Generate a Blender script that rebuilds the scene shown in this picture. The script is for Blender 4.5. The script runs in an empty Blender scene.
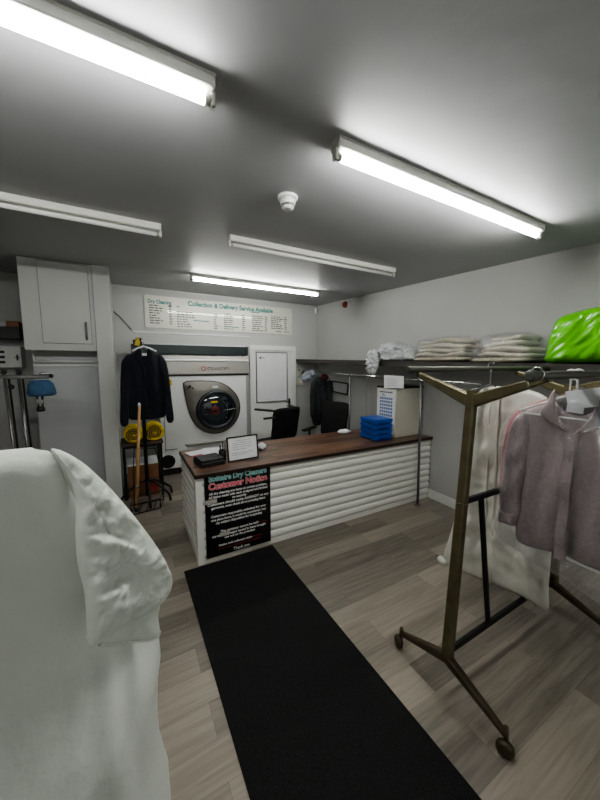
import bpy, bmesh, math, random
from mathutils import Vector, Matrix, noise, Euler
random.seed(7)
scene = bpy.context.scene
COL = scene.collection
PI = math.pi
V = Vector
WORLD = {}          # object name -> world origin, so that children can be built in world coordinates

# ------------------------------------------------------------------ materials
def new_mat(name):
    m = bpy.data.materials.new(name); m.use_nodes = True
    nt = m.node_tree
    return m, nt, nt.nodes['Principled BSDF']

def node(nt, kind, **kw):
    n = nt.nodes.new(kind)
    for k, v in kw.items():
        if k in n.inputs: n.inputs[k].default_value = v
        else: setattr(n, k, v)
    return n

def mat(name, col, rough=.5, metal=0, var=.06, scale=8, bump=0, bscale=60, stretch=(1, 1, 1), spec=.5, coat=0, sheen=0):
    m, nt, b = new_mat(name)
    b.inputs['Roughness'].default_value = rough; b.inputs['Metallic'].default_value = metal
    b.inputs['Specular IOR Level'].default_value = spec
    b.inputs['Coat Weight'].default_value = coat
    b.inputs['Sheen Weight'].default_value = sheen
    tc = node(nt, 'ShaderNodeTexCoord'); mp = node(nt, 'ShaderNodeMapping')
    mp.inputs['Scale'].default_value = stretch
    nt.links.new(tc.outputs['Object'], mp.inputs['Vector'])
    nz = node(nt, 'ShaderNodeTexNoise', Scale=scale, Detail=4.0)
    nt.links.new(mp.outputs['Vector'], nz.inputs['Vector'])
    cr = node(nt, 'ShaderNodeValToRGB')
    cr.color_ramp.elements[0].position = .3; cr.color_ramp.elements[1].position = .7
    cr.color_ramp.elements[0].color = [max(0, c * (1 - var)) for c in col] + [1]
    cr.color_ramp.elements[1].color = [min(1, c * (1 + var)) for c in col] + [1]
    nt.links.new(nz.outputs['Fac'], cr.inputs['Fac'])
    nt.links.new(cr.outputs['Color'], b.inputs['Base Color'])
    if bump:
        nb = node(nt, 'ShaderNodeTexNoise', Scale=bscale, Detail=3.0)
        nt.links.new(mp.outputs['Vector'], nb.inputs['Vector'])
        bp = node(nt, 'ShaderNodeBump', Strength=bump, Distance=.01)
        nt.links.new(nb.outputs['Fac'], bp.inputs['Height'])
        nt.links.new(bp.outputs['Normal'], b.inputs['Normal'])
    return m

def emit(name, col, strength):
    m, nt, b = new_mat(name)
    b.inputs['Base Color'].default_value = (*col, 1)
    b.inputs['Emission Color'].default_value = (*col, 1)
    b.inputs['Emission Strength'].default_value = strength
    return m

def plastic_film(name, tint=(.9, .93, .95), haze=.12, gloss=.25, scale=14, strength=.8, rough=.12):
    m, nt, b = new_mat(name)
    nt.nodes.remove(b)
    out = nt.nodes['Material Output']
    tc = node(nt, 'ShaderNodeTexCoord')
    nz = node(nt, 'ShaderNodeTexNoise', Scale=scale, Detail=5.0, Distortion=.6)
    nt.links.new(tc.outputs['Object'], nz.inputs['Vector'])
    bp = node(nt, 'ShaderNodeBump', Strength=strength, Distance=.03)
    nt.links.new(nz.outputs['Fac'], bp.inputs['Height'])
    tr = node(nt, 'ShaderNodeBsdfTransparent', Color=(.97, .98, .99, 1))
    df = node(nt, 'ShaderNodeBsdfDiffuse', Color=(*tint, 1))
    gl = node(nt, 'ShaderNodeBsdfGlossy', Color=(1, 1, 1, 1), Roughness=rough)
    lw = node(nt, 'ShaderNodeLayerWeight', Blend=.35)
    for s in (df, gl, lw): nt.links.new(bp.outputs['Normal'], s.inputs['Normal'])
    m1 = node(nt, 'ShaderNodeMixShader'); m1.inputs[0].default_value = haze
    nt.links.new(tr.outputs[0], m1.inputs[1]); nt.links.new(df.outputs[0], m1.inputs[2])
    mul = node(nt, 'ShaderNodeMath', operation='MULTIPLY_ADD'); mul.inputs[1].default_value = gloss; mul.inputs[2].default_value = .04
    nt.links.new(lw.outputs['Facing'], mul.inputs[0])
    m2 = node(nt, 'ShaderNodeMixShader')
    nt.links.new(mul.outputs[0], m2.inputs[0]); nt.links.new(m1.outputs[0], m2.inputs[1]); nt.links.new(gl.outputs[0], m2.inputs[2])
    nt.links.new(m2.outputs[0], out.inputs['Surface'])
    return m

def wood_planks(name, bw, bh, c1, c2, cm, rough, rot=0, grain=(1.2, 26, 1), gap=.0015, streak=.5, loc=(0, 0, 0)):
    """planks laid along X: every plank its own tone, fine grain along its length"""
    m, nt, b = new_mat(name)
    tc = node(nt, 'ShaderNodeTexCoord'); mp = node(nt, 'ShaderNodeMapping')
    mp.inputs['Rotation'].default_value = (0, 0, rot); mp.inputs['Location'].default_value = loc
    nt.links.new(tc.outputs['Object'], mp.inputs['Vector'])
    br = node(nt, 'ShaderNodeTexBrick', Scale=1.0)
    br.offset = .37; br.offset_frequency = 2; br.squash = 1
    br.inputs['Color1'].default_value = (0, 0, 0, 1); br.inputs['Color2'].default_value = (1, 1, 1, 1)
    br.inputs['Mortar'].default_value = (.5, .5, .5, 1)
    br.inputs['Mortar Size'].default_value = gap; br.inputs['Mortar Smooth'].default_value = .3
    br.inputs['Brick Width'].default_value = bw; br.inputs['Row Height'].default_value = bh; br.inputs['Bias'].default_value = 0
    nt.links.new(mp.outputs['Vector'], br.inputs['Vector'])
    # per-plank shift of the grain
    add = node(nt, 'ShaderNodeVectorMath', operation='MULTIPLY_ADD')
    add.inputs[1].default_value = (7, 3, 5)
    nt.links.new(br.outputs['Color'], add.inputs[0]); nt.links.new(mp.outputs['Vector'], add.inputs[2])
    sc = node(nt, 'ShaderNodeMapping'); sc.inputs['Scale'].default_value = grain
    nt.links.new(add.outputs[0], sc.inputs['Vector'])
    nz = node(nt, 'ShaderNodeTexNoise', Scale=1.6, Detail=8.0, Roughness=.62, Distortion=1.1)
    nt.links.new(sc.outputs['Vector'], nz.inputs['Vector'])
    mx = node(nt, 'ShaderNodeMath', operation='MULTIPLY_ADD'); mx.inputs[1].default_value = streak
    nt.links.new(nz.outputs['Fac'], mx.inputs[0])
    sp = node(nt, 'ShaderNodeMath', operation='MULTIPLY'); sp.inputs[1].default_value = 1 - streak * .62
    nt.links.new(br.outputs['Color'], sp.inputs[0]); nt.links.new(sp.outputs[0], mx.inputs[2])
    cr = node(nt, 'ShaderNodeValToRGB')
    cr.color_ramp.elements[0].position = .12; cr.color_ramp.elements[1].position = .95
    cr.color_ramp.elements[0].color = (*c1, 1); cr.color_ramp.elements[1].color = (*c2, 1)
    nt.links.new(mx.outputs[0], cr.inputs['Fac'])
    gm = node(nt, 'ShaderNodeMix', data_type='RGBA')
    nt.links.new(br.outputs['Fac'], gm.inputs[0]); nt.links.new(cr.outputs['Color'], gm.inputs[6]); gm.inputs[7].default_value = (*cm, 1)
    nt.links.new(gm.outputs[2], b.inputs['Base Color'])
    b.inputs['Roughness'].default_value = rough
    bp = node(nt, 'ShaderNodeBump', Strength=.15, Distance=.004)
    nt.links.new(nz.outputs['Fac'], bp.inputs['Height']); nt.links.new(bp.outputs['Normal'], b.inputs['Normal'])
    return m

def weave(name, col, col2, scale=220, rough=.9):
    """woven cloth: fine crossed threads over a slow mottling"""
    m, nt, b = new_mat(name)
    tc = node(nt, 'ShaderNodeTexCoord')
    w = node(nt, 'ShaderNodeTexWave', Scale=scale, Distortion=2.5); w.wave_type = 'BANDS'; w.bands_direction = 'Y'
    nt.links.new(tc.outputs['Object'], w.inputs['Vector'])
    nz = node(nt, 'ShaderNodeTexNoise', Scale=60.0, Detail=2.0)
    nt.links.new(tc.outputs['Object'], nz.inputs['Vector'])
    mu = node(nt, 'ShaderNodeMath', operation='MULTIPLY_ADD'); mu.inputs[1].default_value = .25
    nt.links.new(w.outputs['Fac'], mu.inputs[0]); nt.links.new(nz.outputs['Fac'], mu.inputs[2])
    cr = node(nt, 'ShaderNodeValToRGB')
    cr.color_ramp.elements[0].position = .1; cr.color_ramp.elements[1].position = 1
    cr.color_ramp.elements[0].color = (*col, 1); cr.color_ramp.elements[1].color = (*col2, 1)
    nt.links.new(mu.outputs[0], cr.inputs['Fac']); nt.links.new(cr.outputs['Color'], b.inputs['Base Color'])
    b.inputs['Roughness'].default_value = rough; b.inputs['Sheen Weight'].default_value = .1
    bp = node(nt, 'ShaderNodeBump', Strength=.12, Distance=.003)
    nt.links.new(mu.outputs[0], bp.inputs['Height']); nt.links.new(bp.outputs['Normal'], b.inputs['Normal'])
    return m

def ribbed_rubber(name):
    m, nt, b = new_mat(name)
    tc = node(nt, 'ShaderNodeTexCoord')
    w = node(nt, 'ShaderNodeTexWave', Scale=34.0, Distortion=.3); w.bands_direction = 'X'
    nt.links.new(tc.outputs['Object'], w.inputs['Vector'])
    nz = node(nt, 'ShaderNodeTexNoise', Scale=260.0, Detail=4.0)
    nt.links.new(tc.outputs['Object'], nz.inputs['Vector'])
    mu = node(nt, 'ShaderNodeMath', operation='MULTIPLY_ADD'); mu.inputs[1].default_value = .22
    nt.links.new(w.outputs['Fac'], mu.inputs[0]); nt.links.new(nz.outputs['Fac'], mu.inputs[2])
    cr = node(nt, 'ShaderNodeValToRGB')
    cr.color_ramp.elements[0].position = .35; cr.color_ramp.elements[1].position = .95
    cr.color_ramp.elements[0].color = (.006, .006, .0062, 1); cr.color_ramp.elements[1].color = (.034, .034, .034, 1)
    nt.links.new(mu.outputs[0], cr.inputs['Fac']); nt.links.new(cr.outputs['Color'], b.inputs['Base Color'])
    b.inputs['Roughness'].default_value = .92; b.inputs['Specular IOR Level'].default_value = .15
    bp = node(nt, 'ShaderNodeBump', Strength=.6, Distance=.006)
    nt.links.new(mu.outputs[0], bp.inputs['Height']); nt.links.new(bp.outputs['Normal'], b.inputs['Normal'])
    return m

M = {}
M['wall'] = mat('wall_paint', (.47, .475, .465), .55, var=.03, scale=2, bump=.05, bscale=40)
M['ceiling'] = mat('ceiling_paint', (.40, .41, .42), .5, var=.05, scale=1.5, bump=.18, bscale=9, spec=.4)
M['white'] = mat('white_gloss_paint', (.74, .75, .73), .32, var=.02, scale=3)
M['cupboard'] = mat('cupboard_paint', (.52, .53, .51), .4, var=.03, scale=3)
M['panelgrey'] = mat('grey_panel_paint', (.50, .52, .53), .4, var=.05, scale=2)
M['floor'] = wood_planks('floor_planks', 1.0, .166, (.050, .044, .036), (.345, .305, .252), (.10, .09, .075), .40, loc=(.26, .03, 0), grain=(1.3, 24, 1), streak=.85, gap=.0006)
M['worktop'] = wood_planks('walnut_worktop', .45, .055, (.020, .010, .006), (.23, .128, .082), (.03, .015, .01), .30, grain=(2, 40, 30), gap=.001, streak=.55)
M['worktop_edge'] = mat('walnut_edge', (.028, .013, .009), .4, var=.3, scale=5, stretch=(2, 20, 20))
M['slat'] = mat('white_slat_plastic', (.77, .77, .72), .3, var=.02, scale=3, coat=.2)
M['batten'] = mat('batten_enamel', (.66, .66, .62), .35, var=.03)
M['lit'] = emit('lit_tube', (1, 1, .965), 36)
M['unlit'] = mat('unlit_tube_glass', (.78, .78, .75), .15, var=.02, coat=.6)
M['black'] = mat('black_plastic', (.012, .012, .013), .45, var=.2, bump=.05)
M['blackmetal'] = mat('black_metal', (.010, .010, .011), .42, metal=.2, var=.2)
M['blackcloth'] = mat('black_mesh_cloth', (.006, .006, .0065), .9, var=.3, bump=.3, bscale=300)
M['bronze'] = mat('bronze_paint', (.135, .117, .062), .38, metal=.35, var=.22, scale=14, bump=.04)
M['bronzedark'] = mat('dark_bronze', (.075, .06, .036), .36, metal=.5, var=.25, scale=12)
M['railgrey'] = mat('rail_steel', (.115, .12, .10), .42, metal=.35, var=.12, stretch=(1, 20, 20))
M['chrome'] = mat('chrome', (.62, .63, .62), .2, metal=1, var=.05)
M['darksteel'] = mat('dull_steel', (.22, .22, .22), .35, metal=.8, var=.1)
M['steel'] = mat('brushed_steel', (.40, .39, .36), .36, metal=.55, var=.10, scale=6, stretch=(1, 1, 40))
M['steelpanel'] = mat('machine_grey_panel', (.20, .19, .17), .38, metal=.5, var=.10, scale=5)
M['machine'] = mat('machine_enamel', (.72, .74, .73), .3, var=.02, scale=3, coat=.2)
M['drum'] = mat('dark_door_glass', (.010, .016, .024), .08, var=.3, scale=6, coat=1)
M['drumring'] = mat('door_ring', (.010, .014, .019), .3, var=.3, coat=.4)
M['red'] = mat('red_plastic', (.20, .018, .016), .35, var=.1)
M['redpaint'] = mat('faded_red_print', (.34, .05, .045), .5, var=.2)
M['green'] = mat('dark_green_enamel', (.007, .020, .019), .4, var=.2)
M['sign'] = mat('cream_sign_board', (.66, .66, .58), .3, var=.03, coat=.3)
M['teal'] = mat('teal_print', (.035, .22, .19), .5, var=.1)
M['tealbright'] = mat('turquoise_print', (.10, .42, .40), .5, var=.1)
M['pink'] = mat('pink_print', (.72, .10, .14), .5, var=.1)
M['whiteprint'] = mat('white_print', (.72, .72, .70), .5, var=.05)
M['ink'] = mat('grey_ink', (.10, .11, .11), .6, var=.2)
M['poster'] = mat('black_poster_board', (.006, .006, .007), .3, var=.2)
M['paper'] = mat('white_paper', (.74, .76, .77), .75, var=.03)
M['calblue'] = mat('blue_print', (.10, .17, .36), .6, var=.1)
M['beige'] = mat('beige_enamel', (.55, .54, .46), .4, var=.04, scale=3)
M['blue'] = mat('blue_tray_plastic', (.008, .085, .42), .32, var=.12, coat=.3)
M['bluedark'] = mat('blue_tray_shade', (.004, .03, .16), .4, var=.12)
M['bluepad'] = mat('blue_pad_cloth', (.045, .11, .21), .85, var=.15, bump=.3, bscale=120)
M['capblue'] = mat('pale_blue_cotton', (.27, .30, .345), .9, var=.15, bump=.3, bscale=50)
M['navy'] = mat('navy_wool', (.006, .008, .016), .92, var=.4, bump=.4, bscale=60, sheen=.05)
M['charcoal'] = mat('charcoal_cloth', (.022, .027, .027), .85, var=.4, scale=20, bump=.4, bscale=80)
M['maroon'] = mat('maroon_lining', (.075, .014, .02), .8, var=.2)
M['yellow'] = mat('yellow_cloth', (.62, .46, .03), .85, var=.25, scale=30, bump=.4, bscale=60)
M['cardboard'] = mat('cardboard', (.21, .10, .045), .85, var=.15)
M['broom'] = mat('pine_handle', (.50, .30, .13), .5, var=.2, stretch=(20, 20, 1))
M['woodred'] = mat('orange_wood_end', (.30, .13, .06), .6, var=.25, stretch=(10, 10, 1))
M['darkbrown'] = mat('dark_table_top', (.06, .035, .025), .5, var=.3)
M['shelf'] = mat('dark_shelf_board', (.050, .045, .040), .55, var=.2, scale=6, stretch=(8, 1, 8))
M['alcove'] = mat('dark_shelf_paint', (.035, .035, .037), .5, var=.2)
M['mat'] = ribbed_rubber('ribbed_rubber')
M['duvet'] = mat('duvet_cotton', (.66, .695, .635), .9, var=.04, scale=4, bump=.35, bscale=26, sheen=.15)
M['bag'] = mat('white_bag_fabric', (.62, .61, .55), .8, var=.06, scale=7, bump=.5, bscale=16)
M['shirt'] = weave('mauve_shirt_cotton', (.25, .193, .20), (.40, .318, .325), scale=42)
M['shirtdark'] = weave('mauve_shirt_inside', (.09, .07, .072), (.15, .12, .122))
M['pinkshirt'] = mat('pink_cotton', (.50, .17, .19), .85, var=.08)
M['button'] = mat('pearl_button', (.33, .29, .29), .3)
M['blanket'] = mat('cream_blanket', (.60, .55, .44), .95, var=.10, scale=20, bump=.8, bscale=70, sheen=.2)
M['lime'] = mat('lime_plastic', (.12, .52, .008), .22, var=.15, scale=6, bump=.5, bscale=14, coat=.5)
M['film'] = plastic_film('clear_garment_film', haze=.05, gloss=.32, scale=9)
M['film2'] = plastic_film('clear_blanket_film', haze=.06, gloss=.6, scale=22, strength=1)
M['crumple'] = plastic_film('crumpled_white_film', haze=.78, gloss=.8, scale=30, strength=1, rough=.18)
M['tape'] = mat('paper_tape', (.42, .40, .36), .8, var=.1)
M['yellowclip'] = mat('yellow_plastic', (.55, .42, .02), .4)
M['fillglass'] = emit('fill_glow_glass', (.95, .97, .95), .20)  # weak even glow for the added fill window

# ------------------------------------------------------------------ mesh builder
class MB:
    def __init__(s): s.bm = bmesh.new(); s.slots = []; s.cur = 0
    def use(s, m):
        if m not in s.slots: s.slots.append(m)
        s.cur = s.slots.index(m); return s
    def _mark(s, faces, smooth):
        for f in faces: f.material_index = s.cur; f.smooth = smooth
    def box(s, c, size, bevel=0, rot=None, seg=2):
        t = bmesh.new()
        bmesh.ops.create_cube(t, size=1)
        bmesh.ops.scale(t, vec=V(size), verts=t.verts)
        if bevel: bmesh.ops.bevel(t, geom=t.edges[:], offset=min(bevel, min(size) * .45), segments=seg, profile=.5, affect='EDGES')
        mx = Matrix.Translation(V(c)) @ (rot.to_4x4() if rot else Matrix.Identity(4))
        bmesh.ops.transform(t, matrix=mx, verts=t.verts)
        s._merge(t, False); return s
    def lohi(s, lo, hi, bevel=0):
        lo, hi = V(lo), V(hi); return s.box((lo + hi) / 2, hi - lo, bevel)
    def _merge(s, t, smooth):
        mp = {}
        for v in t.verts: mp[v] = s.bm.verts.new(v.co)
        out = []
        for f in t.faces:
            try: out.append(s.bm.faces.new([mp[v] for v in f.verts]))
            except ValueError: pass
        s._mark(out, smooth); t.free()
    def grid(s, rows, closed=False, smooth=True, caps=False):
        vs = [[s.bm.verts.new(p) for p in r] for r in rows]
        out = []; n = len(rows[0])
        for i in range(len(rows) - 1):
            for j in range(n if closed else n - 1):
                k = (j + 1) % n
                out.append(s.bm.faces.new((vs[i][j], vs[i][k], vs[i + 1][k], vs[i + 1][j])))
        s._mark(out, smooth)
        if caps:
            c = [s.bm.faces.new(list(reversed(vs[0]))), s.bm.faces.new(vs[-1])]; s._mark(c, False)
        return s
    def tube(s, pts, r, n=10, caps=True, closed=False):
        pts = [V(p) for p in pts]; rows = []; up = None
        N = len(pts)
        for i, p in enumerate(pts):
            if closed: d = pts[(i + 1) % N] - pts[i - 1]
            else: d = pts[min(i + 1, N - 1)] - pts[max(i - 1, 0)]
            d.normalize()
            if up is None:
                up = V((0, 0, 1)) if abs(d.z) < .9 else V((1, 0, 0))
            a = d.cross(up); a.normalize(); b = a.cross(d); b.normalize(); up = b
            rr = r[i] if isinstance(r, (list, tuple)) else r
            rows.append([p + a * math.cos(q) * rr + b * math.sin(q) * rr for q in [2 * PI * k / n for k in range(n)]])
        if closed: rows.append(rows[0])
        if closed:
            s.grid(rows, True, True)
        else: s.grid(rows, True, True, caps)
        return s
    def bar(s, p, q, w, h, up=(0, 0, 1), bevel=.002, w2=None, h2=None):
        """rectangular bar from p to q, optionally tapering"""
        p, q = V(p), V(q); d = (q - p).normalized(); a = d.cross(V(up)).normalized(); b = a.cross(d).normalized()
        w2 = w2 or w; h2 = h2 or h
        rows = []
        for o, ww, hh in ((p, w, h), (q, w2, h2)):
            c = .18 * min(ww, hh)
            rows.append([o + a * x + b * y for x, y in ((ww/2, hh/2-c), (ww/2-c, hh/2), (-ww/2+c, hh/2), (-ww/2, hh/2-c), (-ww/2, -hh/2+c), (-ww/2+c, -hh/2), (ww/2-c, -hh/2), (ww/2, -hh/2+c))])
        return s.grid(rows, True, False, True)
    def lathe(s, prof, o, axis=(0, 0, 1), n=24, caps=True):
        ax = V(axis).normalized(); t = V((0, 0, 1)) if abs(ax.z) < .9 else V((1, 0, 0))
        a = ax.cross(t).normalized(); b = ax.cross(a).normalized(); o = V(o)
        rows = [[o + ax * h + (a * math.cos(q) + b * math.sin(q)) * max(r, 1e-4) for q in [2 * PI * k / n for k in range(n)]] for r, h in prof]
        return s.grid(rows, True, True, caps)
    def prism(s, pts, depth, smooth=False):
        """flat outline of world points thickened along a vector"""
        d = V(depth); a = [s.bm.verts.new(V(p)) for p in pts]; b = [s.bm.verts.new(V(p) + d) for p in pts]
        n = len(pts); out = [s.bm.faces.new(list(reversed(a))), s.bm.faces.new(b)]
        for i in range(n): out.append(s.bm.faces.new((a[i], a[(i+1) % n], b[(i+1) % n], b[i])))
        s._mark(out, smooth); return s
    def puff(s, outline, fmap, T=.03, Tb=None, n=96, rings=14, p=3.0, amp=0, ns=(8, 8), seed=0, edge_amp=0, power=.5, smooth_outline=True, fold=None):
        """soft body: star-shaped outline inflated to both sides of its plane, with folds"""
        Tb = T if Tb is None else Tb
        o = catmull(outline, n) if smooth_outline else resample(outline, n)
        cx = sum(q[0] for q in o) / len(o); cy = sum(q[1] for q in o) / len(o)
        cen = V((cx, cy))
        if edge_amp:
            o = [cen + (V(q) - cen) * (1 + edge_amp * noise.noise(V((q[0] * 40, q[1] * 40, seed)))) for q in o]
        def pt(q, k, side):
            sc = k / rings
            a, b = cen + (V(q) - cen) * sc
            h = max(0, 1 - sc ** p) ** power
            d = 0
            if amp: d = amp * noise.fractal(V((a * ns[0], b * ns[1], seed)), 1, 2, 3) * min(1, (1 - sc) * 4)
            if fold and side > 0: d += fold(a, b) * min(1, (1 - sc) * 5)
            return fmap(a, b, side * (T if side > 0 else Tb) * h + d)
        for side in (1, -1):
            rows = [[pt(q, k, side) for q in o] for k in range(1, rings + 1)]
            if side < 0: rows = rows[::-1]
            s.grid(rows if side > 0 else rows, True, True)
            c = [s.bm.verts.new(p_) for p_ in rows[0 if side > 0 else -1]]
            f = s.bm.faces.new(c if side < 0 else list(reversed(c))); s._mark([f], True)
        return s
    def build(s, name, parent=None, sub=0):
        bmesh.ops.remove_doubles(s.bm, verts=s.bm.verts, dist=1e-5)
        bmesh.ops.recalc_face_normals(s.bm, faces=s.bm.faces)
        me = bpy.data.meshes.new(name); s.bm.to_mesh(me); s.bm.free()
        for m in s.slots: me.materials.append(m)
        return link(name, me, parent, sub)

def link(name, me, parent=None, sub=0):
    o = bpy.data.objects.new(name, me); COL.objects.link(o)
    if parent is not None:
        base = WORLD[parent.name]; me.transform(Matrix.Translation(-base)); o.parent = parent
        WORLD[o.name] = base
    else:
        # origin at the base centre of the mesh
        cs = [v.co for v in me.vertices]
        base = V(((min(c.x for c in cs) + max(c.x for c in cs)) / 2, (min(c.y for c in cs) + max(c.y for c in cs)) / 2, min(c.z for c in cs)))
        me.transform(Matrix.Translation(-base)); o.location = base; WORLD[o.name] = base
    if sub:
        md = o.modifiers.new('soft', 'SUBSURF'); md.levels = sub; md.render_levels = sub
    return o

def mb(m): return MB().use(M[m])

def catmull(pts, n):
    pts = [V(p) for p in pts]; N = len(pts); dense = []
    for i in range(N):
        p0, p1, p2, p3 = pts[i-1], pts[i], pts[(i+1) % N], pts[(i+2) % N]
        for k in range(12):
            t = k / 12
            dense.append(.5 * ((2*p1) + (p2-p0)*t + (2*p0-5*p1+4*p2-p3)*t*t + (3*p1-p0-3*p2+p3)*t*t*t))
    return resample(dense, n)

def resample(pts, n):
    pts = [V(p) for p in pts]; N = len(pts)
    L = [(pts[(i+1) % N] - pts[i]).length for i in range(N)]; tot = sum(L); out = []
    i = 0; acc = 0
    for k in range(n):
        t = tot * k / n
        while acc + L[i] < t: acc += L[i]; i += 1
        out.append(pts[i].lerp(pts[(i+1) % N], (t - acc) / max(L[i], 1e-9)))
    return out

def thing(name, label, cat, loc, group=None):
    o = bpy.data.objects.new(name, None); COL.objects.link(o); o.location = loc; o.empty_display_size = .05
    WORLD[o.name] = V(loc); return tag(o, label, cat, group)

def tag(o, label, cat, group=None):
    o['label'] = label; o['category'] = cat
    if group: o['group'] = group
    return o

def struct(o): o['kind'] = 'structure'; return o

def text(parent, name, body, size, origin, right, up, m, align='LEFT', squeeze=1, depth=.0006, grow=0, lift=.001):
    """flat lettering lying on a surface: origin is the baseline start"""
    cu = bpy.data.curves.new(name, 'FONT'); cu.body = body; cu.size = size; cu.align_x = align; cu.extrude = depth; cu.offset = grow
    cu.resolution_u = 3
    t = bpy.data.objects.new('tmp', cu); COL.objects.link(t)
    dg = bpy.context.evaluated_depsgraph_get(); dg.update()
    me = bpy.data.meshes.new_from_object(t.evaluated_get(dg), depsgraph=dg)
    bpy.data.objects.remove(t)
    r = V(right).normalized(); u = V(up).normalized(); nrm = r.cross(u)
    mx = Matrix((( r.x*squeeze, u.x, nrm.x, 0), (r.y*squeeze, u.y, nrm.y, 0), (r.z*squeeze, u.z, nrm.z, 0), (0, 0, 0, 1)))
    me.transform(Matrix.Translation(V(origin) + nrm * lift) @ mx)
    me.materials.clear(); me.materials.append(M[m])
    me.name = name
    return link(name, me, parent)

def arc(c, r, a0, a1, n, ax, ay):
    c, ax, ay = V(c), V(ax), V(ay)
    return [c + ax * r * math.cos(a0 + (a1 - a0) * k / n) + ay * r * math.sin(a0 + (a1 - a0) * k / n) for k in range(n + 1)]

# ------------------------------------------------------------------ the room
X0, X1, Y0, Y1 = -2.2, 3.26, -1.7, 5.2
def cz(y): return 2.54 + .047 * (y - 1.1)
def wall_x(y): return 3.26 - .021 * (5.2 - y)      # the shelf wall is not quite square to the others
struct(mb('floor').lohi((X0 - .1, Y0 - .1, -.1), (X1 + .1, Y1 + .1, 0)).build('floor'))
ce = mb('ceiling')
ce.prism([(X0 - .1, Y0 - .1, cz(Y0 - .1)), (X0 - .1, Y1 + .1, cz(Y1 + .1)), (X0 - .1, Y1 + .1, cz(Y1) + .15), (X0 - .1, Y0 - .1, cz(Y1) + .15)], (X1 - X0 + .2, 0, 0))
struct(ce.build('ceiling'))
struct(mb('wall').lohi((X0 - .1, Y1, 0), (X1 + .1, Y1 + .1, 2.8)).build('wall_back'))
struct(mb('wall').prism([(wall_x(Y0), Y0, 0), (wall_x(Y1), Y1, 0), (X1 + .15, Y1, 0), (X1 + .15, Y0, 0)], (0, 0, 2.8)).build('wall_right'))
struct(mb('wall').lohi((X0 - .1, Y0, 0), (X0, Y1, 2.8)).build('wall_left'))
struct(mb('wall').lohi((X0 - .1, Y0 - .1, 0), (X1 + .1, Y0, 2.8)).build('wall_front'))
# unseen, presumed shop window, added behind the camera as weak fill light
struct(mb('fillglass').lohi((-1.2, Y0 + .002, .5), (2.4, Y0 + .012, 2.2)).build('fill_window'))
struct(mb('white').prism([(wall_x(Y0) - .016, Y0, 0), (wall_x(2.48) - .016, 2.48, 0), (wall_x(2.48) + .004, 2.48, 0), (wall_x(Y0) + .004, Y0, 0)], (0, 0, .105)).build('baseboard_right'))
struct(mb('wall').lohi((-.80, 4.42, 0), (-.12, 4.50, cz(4.4) + .01)).build('wall_partition'))
pl = mb('cupboard').lohi((-.252, 4.13, 0), (-.095, 5.2, cz(4.13) + .005), .004)
struct(pl.build('wall_pillar'))
struct(mb('panelgrey').lohi((-.862, 4.405, 0), (-.256, 4.42, 1.72)).build('wall_panel'))
# trunking below the price board and in the corner
struct(mb('white').lohi((.13, Y1 - .015, 2.085), (1.90, Y1, 2.105), .003).build('trim_1'))

# door in the back wall
dr = struct(bpy.data.objects.new('door_1', None)); COL.objects.link(dr); dr.location = (2.33, Y1, 0); WORLD[dr.name] = V((2.33, Y1, 0))
f = mb('white')
f.lohi((1.885, Y1 - .05, 0), (1.965, Y1 + .01, 1.955), .006); f.lohi((2.70, Y1 - .05, 0), (2.785, Y1 + .01, 1.955), .006); f.lohi((1.963, Y1 - .048, 1.875), (2.702, Y1 + .01, 1.955), .004)
f.build('door_frame', dr)
f = mb('white').lohi((1.965, Y1 - .022, .01), (2.70, Y1 + .005, 1.875), .004)
f.build('door_panel', dr)
h = mb('blackmetal').lohi((2.635, Y1 - .03, .84), (2.67, Y1 - .018, 1.0), .004)
h.tube([(2.652, Y1 - .03, .94), (2.652, Y1 - .075, .94), (2.57, Y1 - .078, .94)], .009)
h.build('handle', dr)

wb = thing('whiteboard', 'white dry-wipe board with dark trim fixed to the white door', 'whiteboard', (2.31, Y1 - .03, .96))
fr = mb('darksteel')
for lo, hi in (((2.0, .955), (2.61, .972)), ((2.0, 1.83), (2.61, 1.847)), ((2.0, .971), (2.015, 1.831)), ((2.595, .971), (2.61, 1.831))):
    fr.lohi((lo[0], Y1 - .046, lo[1]), (hi[0], Y1 - .023, hi[1]), .004)
fr.build('frame', wb)
mb('paper').lohi((2.01, Y1 - .036, .965), (2.60, Y1 - .024, 1.838)).build('board', wb)
for x, r, lab in ((2.085, .016, 'larger round black magnet on the white door board'), (2.145, .009, 'small black magnet on the white door board beside a larger one')):
    tag(mb('black').lathe([(r, 0), (r, .008), (r * .8, .011)], (x, Y1 - .0365, 1.742), (0, -1, 0), 16).build('magnet'), lab, 'magnet')

# ------------------------------------------------------------------ fluorescent battens
def batten(xl, xr, y, lit, label):
    z = cz(y)
    t = thing('fluorescent_batten', label, 'ceiling light', ((xl + xr) / 2, y, z), 'fluorescent strip lights on the ceiling')
    b = mb('batten')
    b.lohi((xl - .012, y - .035, z - .042), (xr + .012, y + .035, z + .001), .008)
    b.lohi((xl - .013, y - .037, z - .010), (xr + .013, y + .037, z + .0012), .002)
    b.build('housing', t)
    for x in (xl - .008, xr + .008):
        e = mb('batten').box((x, y, z - .058), (.016, .030, .046), .005)
        e.use(M['darksteel']).lathe([(.004, 0), (.004, .010)], (x - .005, y - .008, z - .079), (1, 0, 0), 8)
        e.build('lamp_holder', t)
    tb = mb('lit' if lit else 'unlit').tube([(xl + .016, y, z - .062), (xr - .016, y, z - .062)], .0155, 14)
    tb.use(M['steel'])
    tb.lathe([(.0158, 0), (.0158, .02), (.010, .024)], (xl + .018, y, z - .062), (-1, 0, 0), 14); tb.lathe([(.0158, 0), (.0158, .02), (.010, .024)], (xr - .018, y, z - .062), (1, 0, 0), 14)
    tb.build('tube', t)
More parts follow.
